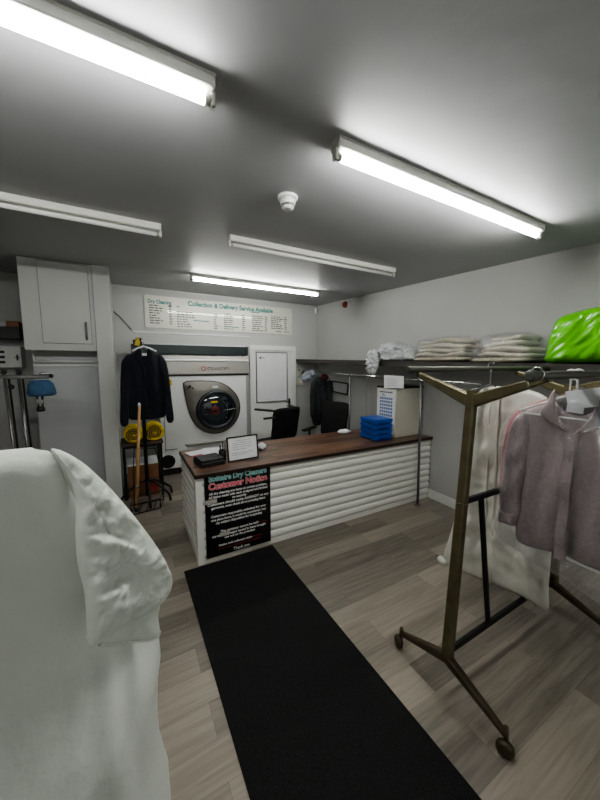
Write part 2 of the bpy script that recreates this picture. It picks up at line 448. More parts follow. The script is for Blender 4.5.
batten(-1.36, .292, 1.133, True, 'lit fluorescent strip on the ceiling above the white duvet')
batten(.818, 2.465, 1.155, True, 'lit fluorescent strip on the ceiling above the bronze clothes rack')
batten(-1.36, .268, 2.553, False, 'unlit fluorescent strip on the ceiling beside the white wall cupboard')
batten(.765, 2.475, 2.478, False, 'unlit fluorescent strip on the ceiling just beyond the smoke detector')
batten(.735, 2.465, 3.90, True, 'lit fluorescent strip on the ceiling in front of the price board')

sd = thing('smoke_detector', 'small round white smoke detector on the ceiling between the strip lights', 'smoke detector', (.86, 1.69, cz(1.69)))
zc = cz(1.69)
mb('white').lathe([(.056, 0), (.057, -.012), (.052, -.018), (.044, -.020)], (.86, 1.69, zc + .001), n=28).build('base', sd)
d = mb('white').lathe([(.043, -.018), (.043, -.040), (.036, -.046)], (.86, 1.69, zc), n=28)
d.use(M['darksteel']).lathe([(.033, -.044), (.031, -.056)], (.86, 1.69, zc), n=20)
d.use(M['white']).lathe([(.035, -.055), (.034, -.064), (.016, -.068)], (.86, 1.69, zc), n=24)
d.build('sensor_head', sd)

al = thing('alarm_sounder', 'small red fire alarm sounder high on the wall above the shelf', 'fire alarm', (X1, 4.24, 2.585))
mb('white').lathe([(.05, 0), (.05, -.02)], (wall_x(4.24), 4.24, 2.60), (1, 0, 0), 20).build('base', al)
mb('red').lathe([(.045, -.018), (.052, -.03), (.048, -.06), (.03, -.068)], (wall_x(4.24), 4.24, 2.60), (1, 0, 0), 24).build('sounder', al)
cs = thing('motion_sensor', 'small white motion sensor in the corner beside the ceiling light', 'sensor', (3.21, 5.15, 2.60))
mb('white').box((3.215, 5.155, 2.635), (.06, .05, .10), .012, Euler((0, 0, PI/4)).to_matrix()).build('body', cs)
mb('paper').box((3.198, 5.138, 2.62), (.04, .02, .04), .008, Euler((0, 0, PI/4)).to_matrix()).build('lens', cs)

# ------------------------------------------------------------------ counter
ct = thing('counter', 'white slatted shop counter base with horizontal ribs', 'counter', (1.8, 2.85, 0))
CX0, CX1, CY0, CY1, CT = .452, 3.185, 2.488, 3.20, .742
def slat_profile(n, z0, z1, depth):
    h = (z1 - z0) / n; pr = []
    for i in range(n):
        for k in range(7):
            a = k / 6
            pr.append((z0 + h * (i + .04 + .92 * a), depth * math.sin(PI * (.04 + .92 * a)) ** .65))
        pr.append((z0 + h * (i + 1), -.004))
    return pr
pr = slat_profile(9, .05, CT - .012, .017)
fp = mb('slat')
fp.grid([[(x, CY0 - d, z) for z, d in pr] for x in (CX0 + .035, CX1)], smooth=True)
fp.lohi((CX0 + .03, CY0 + .003, .03), (CX1, CY0 + .02, CT))
fp.lohi((CX0, CY0 - .006, 0), (CX1, CY0 + .02, .05), .003)
fp.build('front_panel', ct)
sp_ = mb('slat')
sp_.grid([[(CX0 - d, y, z) for z, d in pr] for y in (CY0 + .04, CY1)], smooth=True)
sp_.lohi((CX0 + .004, CY0 + .03, .03), (CX0 + .02, CY1, CT)); sp_.lohi((CX0 - .006, CY0 + .02, 0), (CX0 + .02, CY1, .05), .003)
sp_.build('side_panel', ct)
mb('slat').lohi((CX0 - .014, CY0 - .016, 0), (CX0 + .042, CY0 + .042, CT), .004).build('corner_trim', ct)
mb('white').lohi((CX0 + .02, CY1 - .02, 0), (CX1, CY1, CT)).build('back_panel', ct)

wt = thing('worktop', 'dark walnut plank worktop lying on the white slatted counter', 'worktop', (1.8, 2.85, CT))
w = mb('worktop').lohi((.437, 2.455, CT), (3.19, 3.245, .766), .004)
w.build('board', wt)
e = mb('worktop_edge')
e.lohi((.433, 2.450, CT - .008), (3.191, 2.457, .764), .002); e.lohi((.430, 2.450, CT - .008), (.437, 3.246, .764), .002)
e.build('edge_strip', wt)

# notice poster, on the counter front at its free end
po = thing('notice_poster', 'black customer notice poster fixed to the white counter front', 'poster', (.79, 2.465, .05))
PY = 2.462
mb('poster').lohi((.505, PY, .045), (1.072, PY + .008, .745), .001).build('board', po)
R_, U_ = (1, 0, 0), (0, 0, 1)
def pt(name, s, size, x, z, m, align='LEFT', sq=1, grow=0, lift=.001): return text(po, name, s, size, (x, PY, z), R_, U_, m, align, sq, grow=grow, lift=lift)
pt('shop_name', 'Solitaire Dry Cleaners', .064, .788, .690, 'whiteprint', 'CENTER', .86, .0032, .0006)
pt('shop_name', 'Solitaire Dry Cleaners', .064, .788, .690, 'tealbright', 'CENTER', .86, .0012, .0014)
pt('heading', 'Customer Notice', .078, .788, .622, 'whiteprint', 'CENTER', .90, .0042, .0006)
pt('heading', 'Customer Notice', .078, .788, .622, 'pink', 'CENTER', .90, .0020, .0014)
lines = [('All dry cleaning are items at owners problem,', .578, .028), ('All items made with each unsigned and limited', .548, .028), ('no security', .520, .026),
         ('Customers should make ALREADY on any', .487, .029), ('garments, must check all on pressing items', .456, .028),
         ('Customers responsible unlimited for over', .385, .029), ('one place items, it would be considered / any', .354, .027), ('my subject disposition for hospitality', .324, .028),
         ('The company cannot be held', .245, .027), ('any article damaged caused in items brought', .214, .027), ('use not on the premises', .186, .026), ('Notice hold collected within', .128, .024)]
for s, z, sz in lines:
    pt('notice_line', s, sz, .788 if 'Notice' not in s else .75, z, 'whiteprint', 'CENTER', .97 if len(s) > 36 else 1.05, .0011)
pt('notice_line', 'for any missing', .024, .93, .243, 'redpaint', 'LEFT', .75)
pt('notice_line', 'ninety days', .024, .90, .128, 'redpaint', 'LEFT', .8)
pt('notice_line', 'will be charged or disposed of by the management', .022, .788, .100, 'redpaint', 'CENTER', .85)
pt('thank_you', 'Thank you', .038, .80, .060, 'whiteprint', 'CENTER', .9, .0008)
for x, z, ww, lab in ((.55, .517, .10, None), (.655, .218, .085, None)):
    mb('tape').box((x, PY - .0025, z + .008), (ww, .0015, .034), .0005).build('paper_patch', po)

# things on the worktop
T = .7665
tt = thing('letter_tray', 'black lidded desk tray box on the counter beside the sign frame', 'tray', (.60, 2.72, T))
rz = Euler((0, 0, .14)).to_matrix()
mb('black').box((.60, 2.70, T + .024), (.215, .20, .048), .012, rz).build('body', tt)
mb('black').box((.60, 2.70, T + .056), (.20, .185, .014), .006, rz).build('lid', tt)
for i, (x, y, z, a, mm) in enumerate(((.60, 3.03, 0, .25, 'paper'), (.72, 3.05, .005, -.22, 'paper'))):
    tag(mb(mm).box((x, y, T + .0022 + z), (.20, .29, .004), 0, Euler((0, 0, a)).to_matrix()).build('paper_sheets'),
        ('white printed sheets on the worktop behind the black desk tray', 'white paper lying on the worktop directly behind the pen holder')[i], 'papers', 'loose papers on the worktop')
tag(mb('pinkshirt').box((.585, 2.965, T + .006), (.16, .10, .002), 0, Euler((0, 0, .25)).to_matrix()).build('leaflet'), 'pinkish leaflet on the printed sheets behind the black tray', 'leaflet')
pc = thing('pen_holder', 'black mesh pen holder full of pens beside the sign frame', 'pen holder', (.735, 2.74, T))
mb('black').lathe([(.032, 0), (.034, .09), (.031, .09), (.029, .006)], (.735, 2.76, T), n=20).build('cup', pc)
for i in range(5):
    a = i * 1.26; bx_, by_ = .735 + .014 * math.cos(a), 2.76 + .014 * math.sin(a)
    mb('black' if i % 2 else 'darksteel').tube([(bx_, by_, T + .008), (.735 + .03 * math.cos(a), 2.76 + .03 * math.sin(a), T + .145 + .012 * (i % 3))], .0042, 8).build('pen', pc)

# counter sign in a black frame, leaning back slightly
cf = thing('sign_frame', 'black framed white counter notice standing upright on the worktop', 'picture frame', (.905, 2.66, T))
ax = V((.982, .06, .0)).normalized(); upv = V((-.02, .10, 1)).normalized(); nv = ax.cross(upv).normalized()
o0 = V((.752, 2.645, T + .003)); W_, H_ = .292, .218
def fpnt(a, b, d=0): return o0 + ax * a + upv * b + nv * d
fr = mb('black')
for a0, a1, b0, b1 in ((0, W_, 0, .011), (0, W_, H_ - .011, H_), (0, .011, 0, H_), (W_ - .011, W_, 0, H_)):
    fr.prism([fpnt(a0, b0, .006), fpnt(a1, b0, .006), fpnt(a1, b1, .006), fpnt(a0, b1, .006)], -nv * .014)
fr.build('frame', cf)
sh = mb('paper').prism([fpnt(.008, .008, .001), fpnt(W_ - .008, .008, .001), fpnt(W_ - .008, H_ - .008, .001), fpnt(.008, H_ - .008, .001)], -nv * .006)
sh.build('sheet', cf)
mb('black').prism([fpnt(.12, .16, -.006), fpnt(.17, .16, -.006), fpnt(.17, 0, -.075), fpnt(.12, 0, -.075)], -nv * .003).build('easel_back', cf)
for k, (a, b, l) in enumerate([(.06, .178, .17), (.05, .158, .19), (.05, .139, .18), (.05, .120, .19), (.05, .100, .13), (.04, .07, .20), (.04, .054, .15)]):
    x = a; ln = mb('ink')
    while x < a + l:
        wd = random.uniform(.010, .026); ln.prism([fpnt(x, b, .0016), fpnt(min(x + wd, a + l), b, .0016), fpnt(min(x + wd, a + l), b + .0032, .0016), fpnt(x, b + .0032, .0016)], -nv * .0004); x += wd + .006
    ln.build('printed_line', cf)

# crumpled tissue and a torn sheet
ti = mb('paper').puff([(1.14, 2.90), (1.20, 2.885), (1.235, 2.93), (1.215, 2.98), (1.16, 2.98)], lambda a, b, d: V((a, b, T + .022 + d)), .030, .021, amp=.028, ns=(30, 30), n=40, rings=8, edge_amp=.25)
tag(ti.build('tissue'), 'crumpled white tissue on the worktop behind the framed sign', 'tissue')
ti = mb('paper').puff([(2.30, 3.10), (2.42, 3.08), (2.50, 3.14), (2.46, 3.22), (2.33, 3.20)], lambda a, b, d: V((a, b, T + .014 + d)), .02, .0135, amp=.012, ns=(22, 22), n=40, rings=8, edge_amp=.15)
tag(ti.build('crumpled_paper'), 'crumpled white paper on the worktop behind the blue trays', 'paper')

# blue stacked trays
for i in range(4):
    z = T + i * .060; ang = -.10 + (.02, -.015, .03, .0)[i]
    t = thing('blue_tray', ('blue plastic tray at the bottom of the stack on the worktop', 'blue plastic tray second from the bottom of the stack on the worktop', 'blue plastic tray third from the bottom of the stack on the worktop', 'topmost blue plastic tray of the stack, directly under the flat lid')[i], 'tray', (2.53, 2.70, z), 'blue trays stacked on the worktop')
    rm = Euler((0, 0, ang)).to_matrix(); c = V((2.535, 2.725, 0))
    def at(x, y, zz): return c + rm @ V((x, y, 0)) + V((0, 0, z + zz))
    mb('blue').box(at(0, 0, .027), (.248, .265, .042), .006, rm).build('tray', t)
    b = mb('bluedark').box(at(0, 0, .0035), (.215, .235, .007), .002, rm)
    b.build('foot', t)
    b = mb('blue')
    for sx, sy, wx, wy in ((0, -.127, .245, .012), (0, .127, .245, .012), (-.117, 0, .012, .255), (.117, 0, .012, .255)):
        b.box(at(sx * 1.05, sy * 1.04, .050), (wx * 1.05 if wx > .1 else wx, wy * 1.04 if wy > .1 else wy, .018), .003, rm)
    b.build('rim', t)
    b = mb('bluedark').box(at(0, -.134, .024), (.16, .006, .014), .002, rm); b.box(at(-.126, 0, .024), (.006, .16, .014), .002, rm)
    b.build('grip_slot', t)
tag(mb('blue').box((2.535, 2.725, T + 4 * .060 + .0035), (.252, .275, .006), .002, Euler((0, 0, -.10)).to_matrix()).build('tray_lid'), 'flat blue lid covering the top tray of the stack', 'lid')

# beige cabinet standing on the far end of the worktop
bc = thing('beige_cabinet', 'beige metal cabinet standing on the worktop against the wall', 'cabinet', (2.98, 2.8, T))
mb('beige').lohi((2.74, 2.622, T), (3.185, 2.94, 1.345), .006).build('carcass', bc)
mb('blackmetal').lohi((2.735, 2.617, 1.345), (3.19, 2.945, 1.368), .004).build('top_trim', bc)
mb('white').lohi((2.732, 2.632, .80), (2.741, 2.93, 1.33), .003).build('door', bc)
cl = thing('calendar', 'white wall calendar with blue grid on the beige cabinet side', 'calendar', (2.73, 2.78, 1.0))
mb('paper').lohi((2.727, 2.655, .99), (2.731, 2.90, 1.318)).build('sheet', cl)
g = mb('ink').lohi((2.7262, 2.67, 1.292), (2.7272, 2.885, 1.303)); g.build('header', cl)
g = mb('calblue')
for r in range(6):
    for c in range(6):
        y = 2.875 - c * .036; z = 1.235 - r * .040
        g.lohi((2.7262, y - .026, z - .026), (2.7272, y, z))
g.build('date_grid', cl)
text(cl, 'month_name', 'May', .035, (2.727, 2.84, 1.252), (0, -1, 0), (0, 0, 1), 'calblue')
pn = thing('paper_note', 'white paper note standing at the top of the beige cabinet', 'note', (2.66, 2.64, 1.369))
ra = V((.80, -.42, 0)).normalized(); pb = V((2.50, 2.60, 1.36))
pb = V((2.585, 2.665, 1.366))
ra = V((.87, -.49, 0)).normalized()
def q(a, b, d=0): return pb + ra * a + V((0, 0, 1)) * b + V((.49, .87, 0)) * d
mb('paper').prism([q(0, -.005), q(.225, -.012), q(.222, .128), q(-.005, .142)], V((.49, .87, 0)) * .003).build('sheet', pn)
mb('chrome').tube([q(.1, .12, .004), q(.1, .145, .01), q(.1, .15, .03)], .004, 6).build('hook', pn)
for k in range(5): mb('ink').prism([q(.03, .10 - k * .02, -.0012), q(.03 + random.uniform(.08, .16), .10 - k * .02, -.0012), q(.03 + .1, .103 - k * .02, -.0012), q(.03, .103 - k * .02, -.0012)], V((.49, .87, 0)) * .0006).build('printed_line', pn)

# ------------------------------------------------------------------ dry cleaning machine
MY = 4.83
mc = thing('dry_cleaning_machine', 'large white dry cleaning machine with round dark glass door', 'machine', (1.05, 5.0, 0))
b = mb('machine').lohi((.405, MY, .10), (1.70, 5.19, 1.475), .012)
b.build('body', mc)
mb('black').lohi((.42, MY + .03, 0), (1.69, 5.18, .10)).build('kick_plate', mc)
hd = mb('steel')
hd.grid([[(x, y, z) for y, z in ((MY + .0, 1.475), (MY - .03, 1.49), (MY - .03, 1.66), (MY + .01, 1.70), (MY + .02, 1.752), (5.19, 1.755))] for x in (.47, 1.735)], smooth=False)
hd.lohi((.472, MY - .02, 1.478), (1.733, 5.188, 1.69), .004)
hd.build('hood', mc)
mb('machine').lohi((.46, MY - .035, 1.675), (1.74, MY + .02, 1.70), .006).build('hood_trim', mc)
mb('black').lohi((.47, MY - .012, 1.458), (1.735, MY + .01, 1.478)).build('shadow_gap', mc)
# maker's badge, letters too worn to read
bd = mb('redpaint')
bd.tube(arc((1.03, MY - .031, 1.567), .030, 0, 2 * PI - .01, 22, (1, 0, 0), (0, 0, 1))[:-1], .006, 6, closed=True)
bd.build('badge_ring', mc)
bl = mb('ink')
for k in range(6):
    x = 1.09 + k * .055
    bl.tube(arc((x + .02, MY - .031, 1.565), .020, .4 + k, 5.2 + k, 14, (1, 0, 0), (0, 0, 1)), .005, 6)
bl.build('badge_letters', mc)
# tear-shaped grey surround
tear = [(.738, 1.325), (.750, 1.36), (.785, 1.381), (.86, 1.384), (1.05, 1.379), (1.254, 1.354), (1.416, 1.268), (1.545, 1.115), (1.579, .925), (1.517, .741), (1.362, .605), (1.178, .567), (1.002, .622), (.87, .76), (.794, .977)]
ol = catmull(tear, 90)
cen = V((1.18, .97))
rows = []
for d, s_ in ((.001, 1.0), (-.014, 1.0), (-.020, .985), (-.021, .55)):
    rows.append([V((cen.x + (p.x - cen.x) * s_, MY + d, cen.y + (p.y - cen.y) * s_)) for p in ol])
mb('steelpanel').grid(rows, True, True, True).build('door_surround', mc)
mb('black').tube([V((p.x, MY - .014, p.y)) for p in ol], .008, 6, closed=True).build('surround_seal', mc)
dc = V((1.205, MY - .022, .935))
dg_ = mb('drumring').lathe([(.305, 0), (.308, .03), (.295, .055), (.262, .062), (.246, .045), (.24, .03)], dc, (0, -1, 0), 56, caps=False)
dring = dg_.build('door_ring', mc)
gl = mb('drum').lathe([(.243, .034), (.20, .05), (.12, .06), (.05, .063), (.0, .064)], dc, (0, -1, 0), 48, caps=False)
gl.build('door_glass', dring)
hb = mb('red').lathe([(.062, .058), (.066, .066), (.055, .074), (.045, .074), (.035, .066), (.03, .064)], dc + V((-.03, 0, -.005)), (0, -1, 0), 28)
hb.use(M['black']).lathe([(.034, .07), (.034, .078), (.0, .08)], dc + V((-.03, 0, -.005)), (0, -1, 0), 20)
hb.build('drum_hub', dring)
mb('yellowclip').box(dc + V((-.045, -.064, .128)), (.10, .004, .030), .002).build('warning_label', dring)
hn = mb('chrome').tube([dc + V((.085, -.075, -.01)), dc + V((.24, -.085, .010)), dc + V((.345, -.06, .016))], .0075, 8)
hn.build('door_handle', dring)
hn = mb('chrome').tube(arc(dc + V((0, -.066, 0)), .155, -.5, 1.0, 12, (1, 0, 0), (0, 0, 1)), .004, 6)
hn.build('glass_reinforcement', dring)
mb('chrome').lathe([(.012, 0), (.012, .02)], dc + V((.125, -.06, -.12)), (0, -1, 0), 12).build('stud', dring)
mb('chrome').tube([dc + V((-.13, -.062, -.055)), dc + V((-.21, -.055, -.052))], .004, 6).build('wiper_arm', dring)

kb = mb('black')
for x, z, r in ((.828, 1.305, .022), (.865, 1.28, .013), (.80, 1.285, .012)): kb.lathe([(r, 0), (r * .9, .02), (r * .5, .022)], (x, MY - .02, z), (0, -1, 0), 14)
kb.build('control_knob', mc)
mb('paper').box((1.20, MY - .0225, 1.285), (.085, .004, .032), .001).build('label_plate', mc)
lg = mb('steel').lohi((.735, MY - .05, .418), (1.42, MY + .005, .452), .006)
lg.build('tray_ledge', mc)
vt = mb('black').lathe([(.098, -.005), (.10, .01), (.088, .016), (.084, .006)], (.485, MY, .215), (0, -1, 0), 30)
for k in range(-3, 4):
    hw = math.sqrt(max(0, .082 ** 2 - (k * .024) ** 2)); vt.lohi((.485 - hw, MY - .012, .215 + k * .024 - .003), (.485 + hw, MY - .002, .215 + k * .024 + .003))
vt.build('vent_grille', mc)
mb('darksteel').lohi((.47, MY - .008, .385), (.62, MY + .002, .395)).build('panel_seam', mc)
mb('darksteel').lohi((.458, MY - .006, .36), (.466, MY + .002, .90)).build('drawer_gap', mc)
mb('yellowclip').box((.545, MY - .006, 1.37), (.075, .01, .085), .02).build('warning_tag', mc)

gb = thing('green_beam', 'long dark green bar across the top of the dry cleaning machine', 'beam', (.92, 4.93, 1.757))
mb('green').lohi((.095, 4.88, 1.772), (1.755, 4.99, 1.905), .006).build('beam', gb)
mb('panelgrey').lohi((.10, 4.90, 1.902), (1.75, 4.985, 1.925), .004).build('top_strip', gb)
mb('black').lohi((1.71, 4.874, 1.80), (1.757, 4.993, 1.91), .006).build('end_cap', gb)
st = mb('darksteel')
for x in (.60, 1.2, 1.68): st.lohi((x, 4.90, 1.7555), (x + .06, 4.98, 1.774))
st.build('mounting_foot', gb)

# ------------------------------------------------------------------ price board on the back wall
pb_ = thing('price_board', 'long cream price list board on the wall above the machine', 'sign', (1.5, Y1 - .02, 2.16))
SY = Y1 - .018
rows = []
def rrect(x0, x1, z0, z1, r, n=5):
    out = []
    for cx, cz_, a0 in ((x1 - r, z1 - r, 0), (x0 + r, z1 - r, PI/2), (x0 + r, z0 + r, PI), (x1 - r, z0 + r, 1.5*PI)):
        out += [(cx + r * math.cos(a0 + PI/2*k/n), cz_ + r * math.sin(a0 + PI/2*k/n)) for k in range(n + 1)]
    return out
mb('sign').prism([(x, SY, z) for x, z in rrect(.300, 2.715, 2.165, 2.632, .03)], (0, .017, 0)).build('board', pb_)
text(pb_, 'heading', 'Collection & Delivery Service Available', .098, (.905, SY, 2.528), (1, 0, 0), (0, 0, 1), 'teal', 'LEFT', .92, grow=.004)
text(pb_, 'heading', 'Dry Cleaning', .076, (.345, SY, 2.520), (1, 0, 0), (0, 0, 1), 'teal', 'LEFT', .80, grow=.0025)
def col(x, z0, n, dz, lmin, lmax, px):
    m = mb('ink'); m2 = mb('ink')
    for k in range(n):
        l = random.uniform(lmin, lmax); z = z0 - k * dz; a = x
        while a < x + l:
            wd = random.uniform(.02, .07); m.lohi((a, SY - .0014, z), (min(a + wd, x + l), SY - .0004, z + .016)); a += wd + .012
        if px: m2.lohi((px, SY - .0014, z), (px + random.uniform(.03, .06), SY - .0004, z + .016))
    m.build('item_column', pb_)
    if px: m2.build('price_column', pb_)
    else: m2.bm.free()
col(.36, 2.480, 8, .036, .10, .20, .63)
col(.74, 2.490, 1, .036, .05, .06, .62)
col(.74, 2.415, 7, .036, .16, .28, 1.30)
col(1.46, 2.440, 8, .034, .11, .17, 1.77)
col(1.95, 2.440, 8, .034, .14, .22, 2.18)
col(2.30, 2.455, 7, .033, .14, .26, 2.56)
col(2.40, 2.205, 1, .03, .10, .11, 0); col(2.55, 2.205, 1, .03, .10, .11, 0)
for x, z, l in ((.98, 2.300, .24), (1.47, 2.235, .24), (1.93, 2.505, .16)): mb('teal').lohi((x, SY - .0015, z), (x + l, SY - .0004, z + .014)).build('teal_row', pb_)

# loose cable on the wall
tag(mb('ink').tube([(-.09, 5.188, 2.36), (-.02, 5.188, 2.30), (.06, 5.188, 2.20), (.12, 5.188, 2.12)], .006, 6).build('wall_cable'), 'thin grey cable slanting down the wall beside the price board', 'cable')
# light switches
for z, lab in ((1.47, 'cream wall switch above another, beside the white door'), (1.30, 'cream wall socket below a switch, beside the white door')):
    t = thing('wall_switch', lab, 'switch', (2.9, Y1 - .02, z), 'cream switch plates beside the door')
    mb('beige').box((2.90, Y1 - .012, z), (.15, .024, .13), .006).build('plate', t)
    mb('darksteel' if z > 1.4 else 'white').box((2.94 if z > 1.4 else 2.90, Y1 - .027, z + .01), (.045, .008, .06), .002).build('rocker', t)

# ------------------------------------------------------------------ shelf along the wall and the rail beneath
def shz(y): return 1.640 + (y - 1.5) * .0235
sf = thing('wall_shelf', 'long dark wooden shelf running along the wall', 'shelf', (3.03, 2.6, 1.55))
s = mb('shelf').prism([(2.80, .1, shz(.1)), (2.80, 5.19, shz(5.19)), (2.80, 5.19, shz(5.19) - .026), (2.80, .1, shz(.1) - .026)], (.38, 0, 0))
s.build('board', sf)
s = mb('shelf').prism([(2.795, .1, shz(.1) + .001), (2.795, 5.19, shz(5.19) + .001), (2.795, 5.19, shz(5.19) - .055), (2.795, .1, shz(.1) - .085)], (.02, 0, 0))
s.build('front_lip', sf)
for y in (1.1, 2.3, 3.4, 4.5):
    mb('shelf').lohi((2.90, y - .015, shz(y) - .075), (wall_x(y) + .002, y + .015, shz(y) - .024), .003).build('bearer', sf)

hr = thing('hanging_rail', 'chrome garment rail on slim posts under the dark shelf', 'rail', (2.87, 3.4, 0))
mb('chrome').tube([(2.85, 1.7, 1.445), (2.85, 3.63, 1.480), (2.85, 5.0, 1.525)], .013, 12).build('rail', hr)
for y, top in ((2.39, 1.56), (3.63, 1.50)):
    p = mb('darksteel').tube([(2.85 if y > 3 else 2.90, y, 0), (2.85 if y > 3 else 2.87, y, top)], .014, 12)
    p.lathe([(.04, 0), (.04, .006), (.016, .012)], (2.85 if y > 3 else 2.90, y, 0), n=16)
    p.lathe([(.022, -.02), (.022, .02)], (2.85, y, 1.458 if y < 3 else 1.48), n=14)
    p.build('post', hr)
mb('chrome').tube([(2.85, 4.95, 1.524), (2.85, 5.19, 1.53)], .016, 10).build('wall_socket', hr)

# picture frame without picture on the wall
pf = thing('empty_frame', 'empty black rectangular frame on the wall above the office chair', 'frame', (3.25, 4.4, 1.15))
f = mb('black')
c = [V((3.233, 4.64, 1.335)), V((3.227, 4.15, 1.316)), V((3.227, 4.172, 1.13)), V((3.233, 4.60, 1.150))]
for i in range(4): f.bar(c[i], c[(i + 1) % 4], .018, .026, up=(1, 0, 0))
f.build('frame', pf)
mb('black').bar((3.236, 4.655, 1.335), (3.236, 4.645, .95), .012, .02, up=(1, 0, 0)).build('strap', pf)
struct(mb('wall').lohi((wall_x(3.7) - .012, 3.685, 0), (wall_x(3.7) + .003, 3.715, 1.60), .003).build('trim_2'))

# dark coat and pale cap on the rail
def front(y): return lambda a, b, d: V((a, y - d, b))
def side(x): return lambda a, b, d: V((x - d, a, b))
def wire_hanger(parent, c, half, drop, hook_h, along, m='chrome', r=.0035, name='hanger', hook_dir=1):
    """c: neck point; along: unit vector of the shoulders; hook rises hook_h and hooks over a rail"""
    c = V(c); al = V(along); b = MB().use(M[m])
    b.tube([c, c + al * half - V((0, 0, drop)), c + al * half * .98 - V((0, 0, drop + .012)), c - al * half * .98 - V((0, 0, drop + .012)), c - al * half - V((0, 0, drop)), c], r, 6)
    rr = .022; hc = c + V((0, 0, hook_h - rr))
    b.tube([c, hc - al * 0 + al * rr * 0 - V((0, 0, rr))] + [hc + al * rr * math.sin(a) * hook_dir - V((0, 0, rr * math.cos(a))) for a in [k * .45 for k in range(1, 10)]], r, 6)
    return b.build(name, parent)

jk = thing('dark_coat', 'dark charcoal coat with maroon collar hanging from the chrome rail', 'coat', (2.85, 4.45, .62))
b = mb('charcoal').puff([(2.80, 1.42), (2.90, 1.42), (3.02, 1.36), (3.06, 1.20), (3.05, .9), (3.04, .62), (2.90, .60), (2.74, .62), (2.70, .9), (2.69, 1.2), (2.71, 1.35)], front(4.46), .06, amp=.05, ns=(14, 3), rings=12)
b.build('body', jk)
for sx in (-1, 1):
    b = mb('charcoal').puff([(2.87 + sx * .15, 1.37), (2.87 + sx * .20, 1.30), (2.87 + sx * .21, 1.0), (2.87 + sx * .20, .76), (2.87 + sx * .12, .76), (2.87 + sx * .11, 1.1)], front(4.42), .045, amp=.03, ns=(20, 5), n=60, rings=8)
    b.build('sleeve', jk)
b = mb('maroon').puff([(2.86, 1.47), (2.95, 1.46), (3.0, 1.40), (2.94, 1.36), (2.87, 1.37), (2.83, 1.42)], front(4.385), .02, n=40, rings=6)
b.build('collar', jk)
b = mb('black')
for k in range(4): b.lathe([(.012, 0), (.010, .005)], (2.80, 4.383, 1.12 - k * .11), (0, -1, 0), 10)
b.build('button', jk)
wire_hanger(jk, (2.855, 4.46, 1.43), .14, .06, .095, (1, 0, 0))
cp = thing('pale_cloth', 'pale blue crumpled cloth draped on the rail end beside the dark coat', 'cloth', (2.72, 4.6, 1.33))
b = mb('capblue').puff([(2.70, 1.51), (2.86, 1.53), (2.93, 1.46), (2.88, 1.38), (2.76, 1.35), (2.66, 1.32), (2.60, 1.37), (2.62, 1.44)], front(4.62), .07, amp=.06, ns=(16, 16), edge_amp=.05)
b.build('cloth', cp)

# ------------------------------------------------------------------ office chairs
def office_chair(loc, rz, sc, label, back_z0, back_z1, arm_z, bw):
    t = thing('office_chair', label, 'chair', loc, 'black office chairs behind the counter')
    mx = Matrix.Translation(V(loc)) @ Matrix.Rotation(rz, 4, 'Z')
    P = lambda x, y, z: mx @ V((x, y, z))
    hb = bw / 2
    # chair faces its own +Y, the back stands at -Y
    b = mb('blackcloth').puff([(-hb * .82, back_z1), (0, back_z1 + .012), (hb * .82, back_z1), (hb, back_z1 - .06), (hb * .98, (back_z0 + back_z1) / 2), (hb * .88, back_z0), (0, back_z0 - .015), (-hb * .88, back_z0), (-hb * .98, (back_z0 + back_z1) / 2), (-hb, back_z1 - .06)],
        lambda a, bb, d: P(a, -.24 - (bb - back_z0) * .18 + (a / hb) ** 2 * .04 - d, bb), .032, n=72, rings=10, power=.35)
    b.build('backrest', t)
    b = mb('blackcloth').puff([(-.24, .22), (0, .25), (.24, .22), (.25, 0), (.23, -.22), (0, -.24), (-.23, -.22), (-.25, 0)], lambda a, bb, d: P(a, bb, .46 + d), .04, n=60, rings=10, power=.35)
    b.build('seat', t)
    mb('black').bar(P(0, -.18, .42), P(0, -.30, .62), .07, .02).build('back_support', t)
    for s in (-1, 1):
        if arm_z > .8:     # pads swivelled outwards, carried by the back
            a = mb('black').bar(P(s * .19, -.27, arm_z + .01), P(s * (.36 if s < 0 else .27), .0, arm_z + .022), .07, .026)
            ar = a.build('armrest', t)
            mb('black').bar(P(s * .20, -.28, arm_z - .075), P(s * (.37 if s < 0 else .26), -.22, arm_z - .085), .045, .026).build('arm_post', ar)
        else:
            a = mb('black').bar(P(s * .27, .17, arm_z), P(s * .27, -.12, arm_z + .012), .075, .028)
            ar = a.build('armrest', t)
            mb('black').tube([P(s * .23, .0, .43), P(s * .29, .0, .47), P(s * .28, .01, arm_z - .01)], .018, 8).build('arm_post', ar)
    mb('darksteel').tube([P(0, 0, .10), P(0, 0, .43)], .026, 12).build('gas_column', t)
    base = mb('black')
    for k in range(5):
        a = k * 2 * PI / 5
        base.bar(P(0, 0, .12), P(.29 * math.cos(a), .29 * math.sin(a), .075), .05, .035, w2=.03, h2=.022)
    bo = base.build('star_base', t)
    for k in range(5):
        a = k * 2 * PI / 5; c = P(.29 * math.cos(a), .29 * math.sin(a), .028)
        mb('black').lathe([(.02, -.022), (.028, -.016), (.028, .016), (.02, .022)], c, (math.cos(a + rz + PI/2), math.sin(a + rz + PI/2), 0), 14).build('castor', bo)
office_chair((1.95, 4.26, 0), .22, 1, 'black office chair nearer the white door, arms towards the machine', .55, 1.01, .97, .50)
office_chair((2.53, 3.77, 0), 2.0, 1, 'black office chair nearer the blue trays, below the empty frame', .55, 1.05, .66, .46)

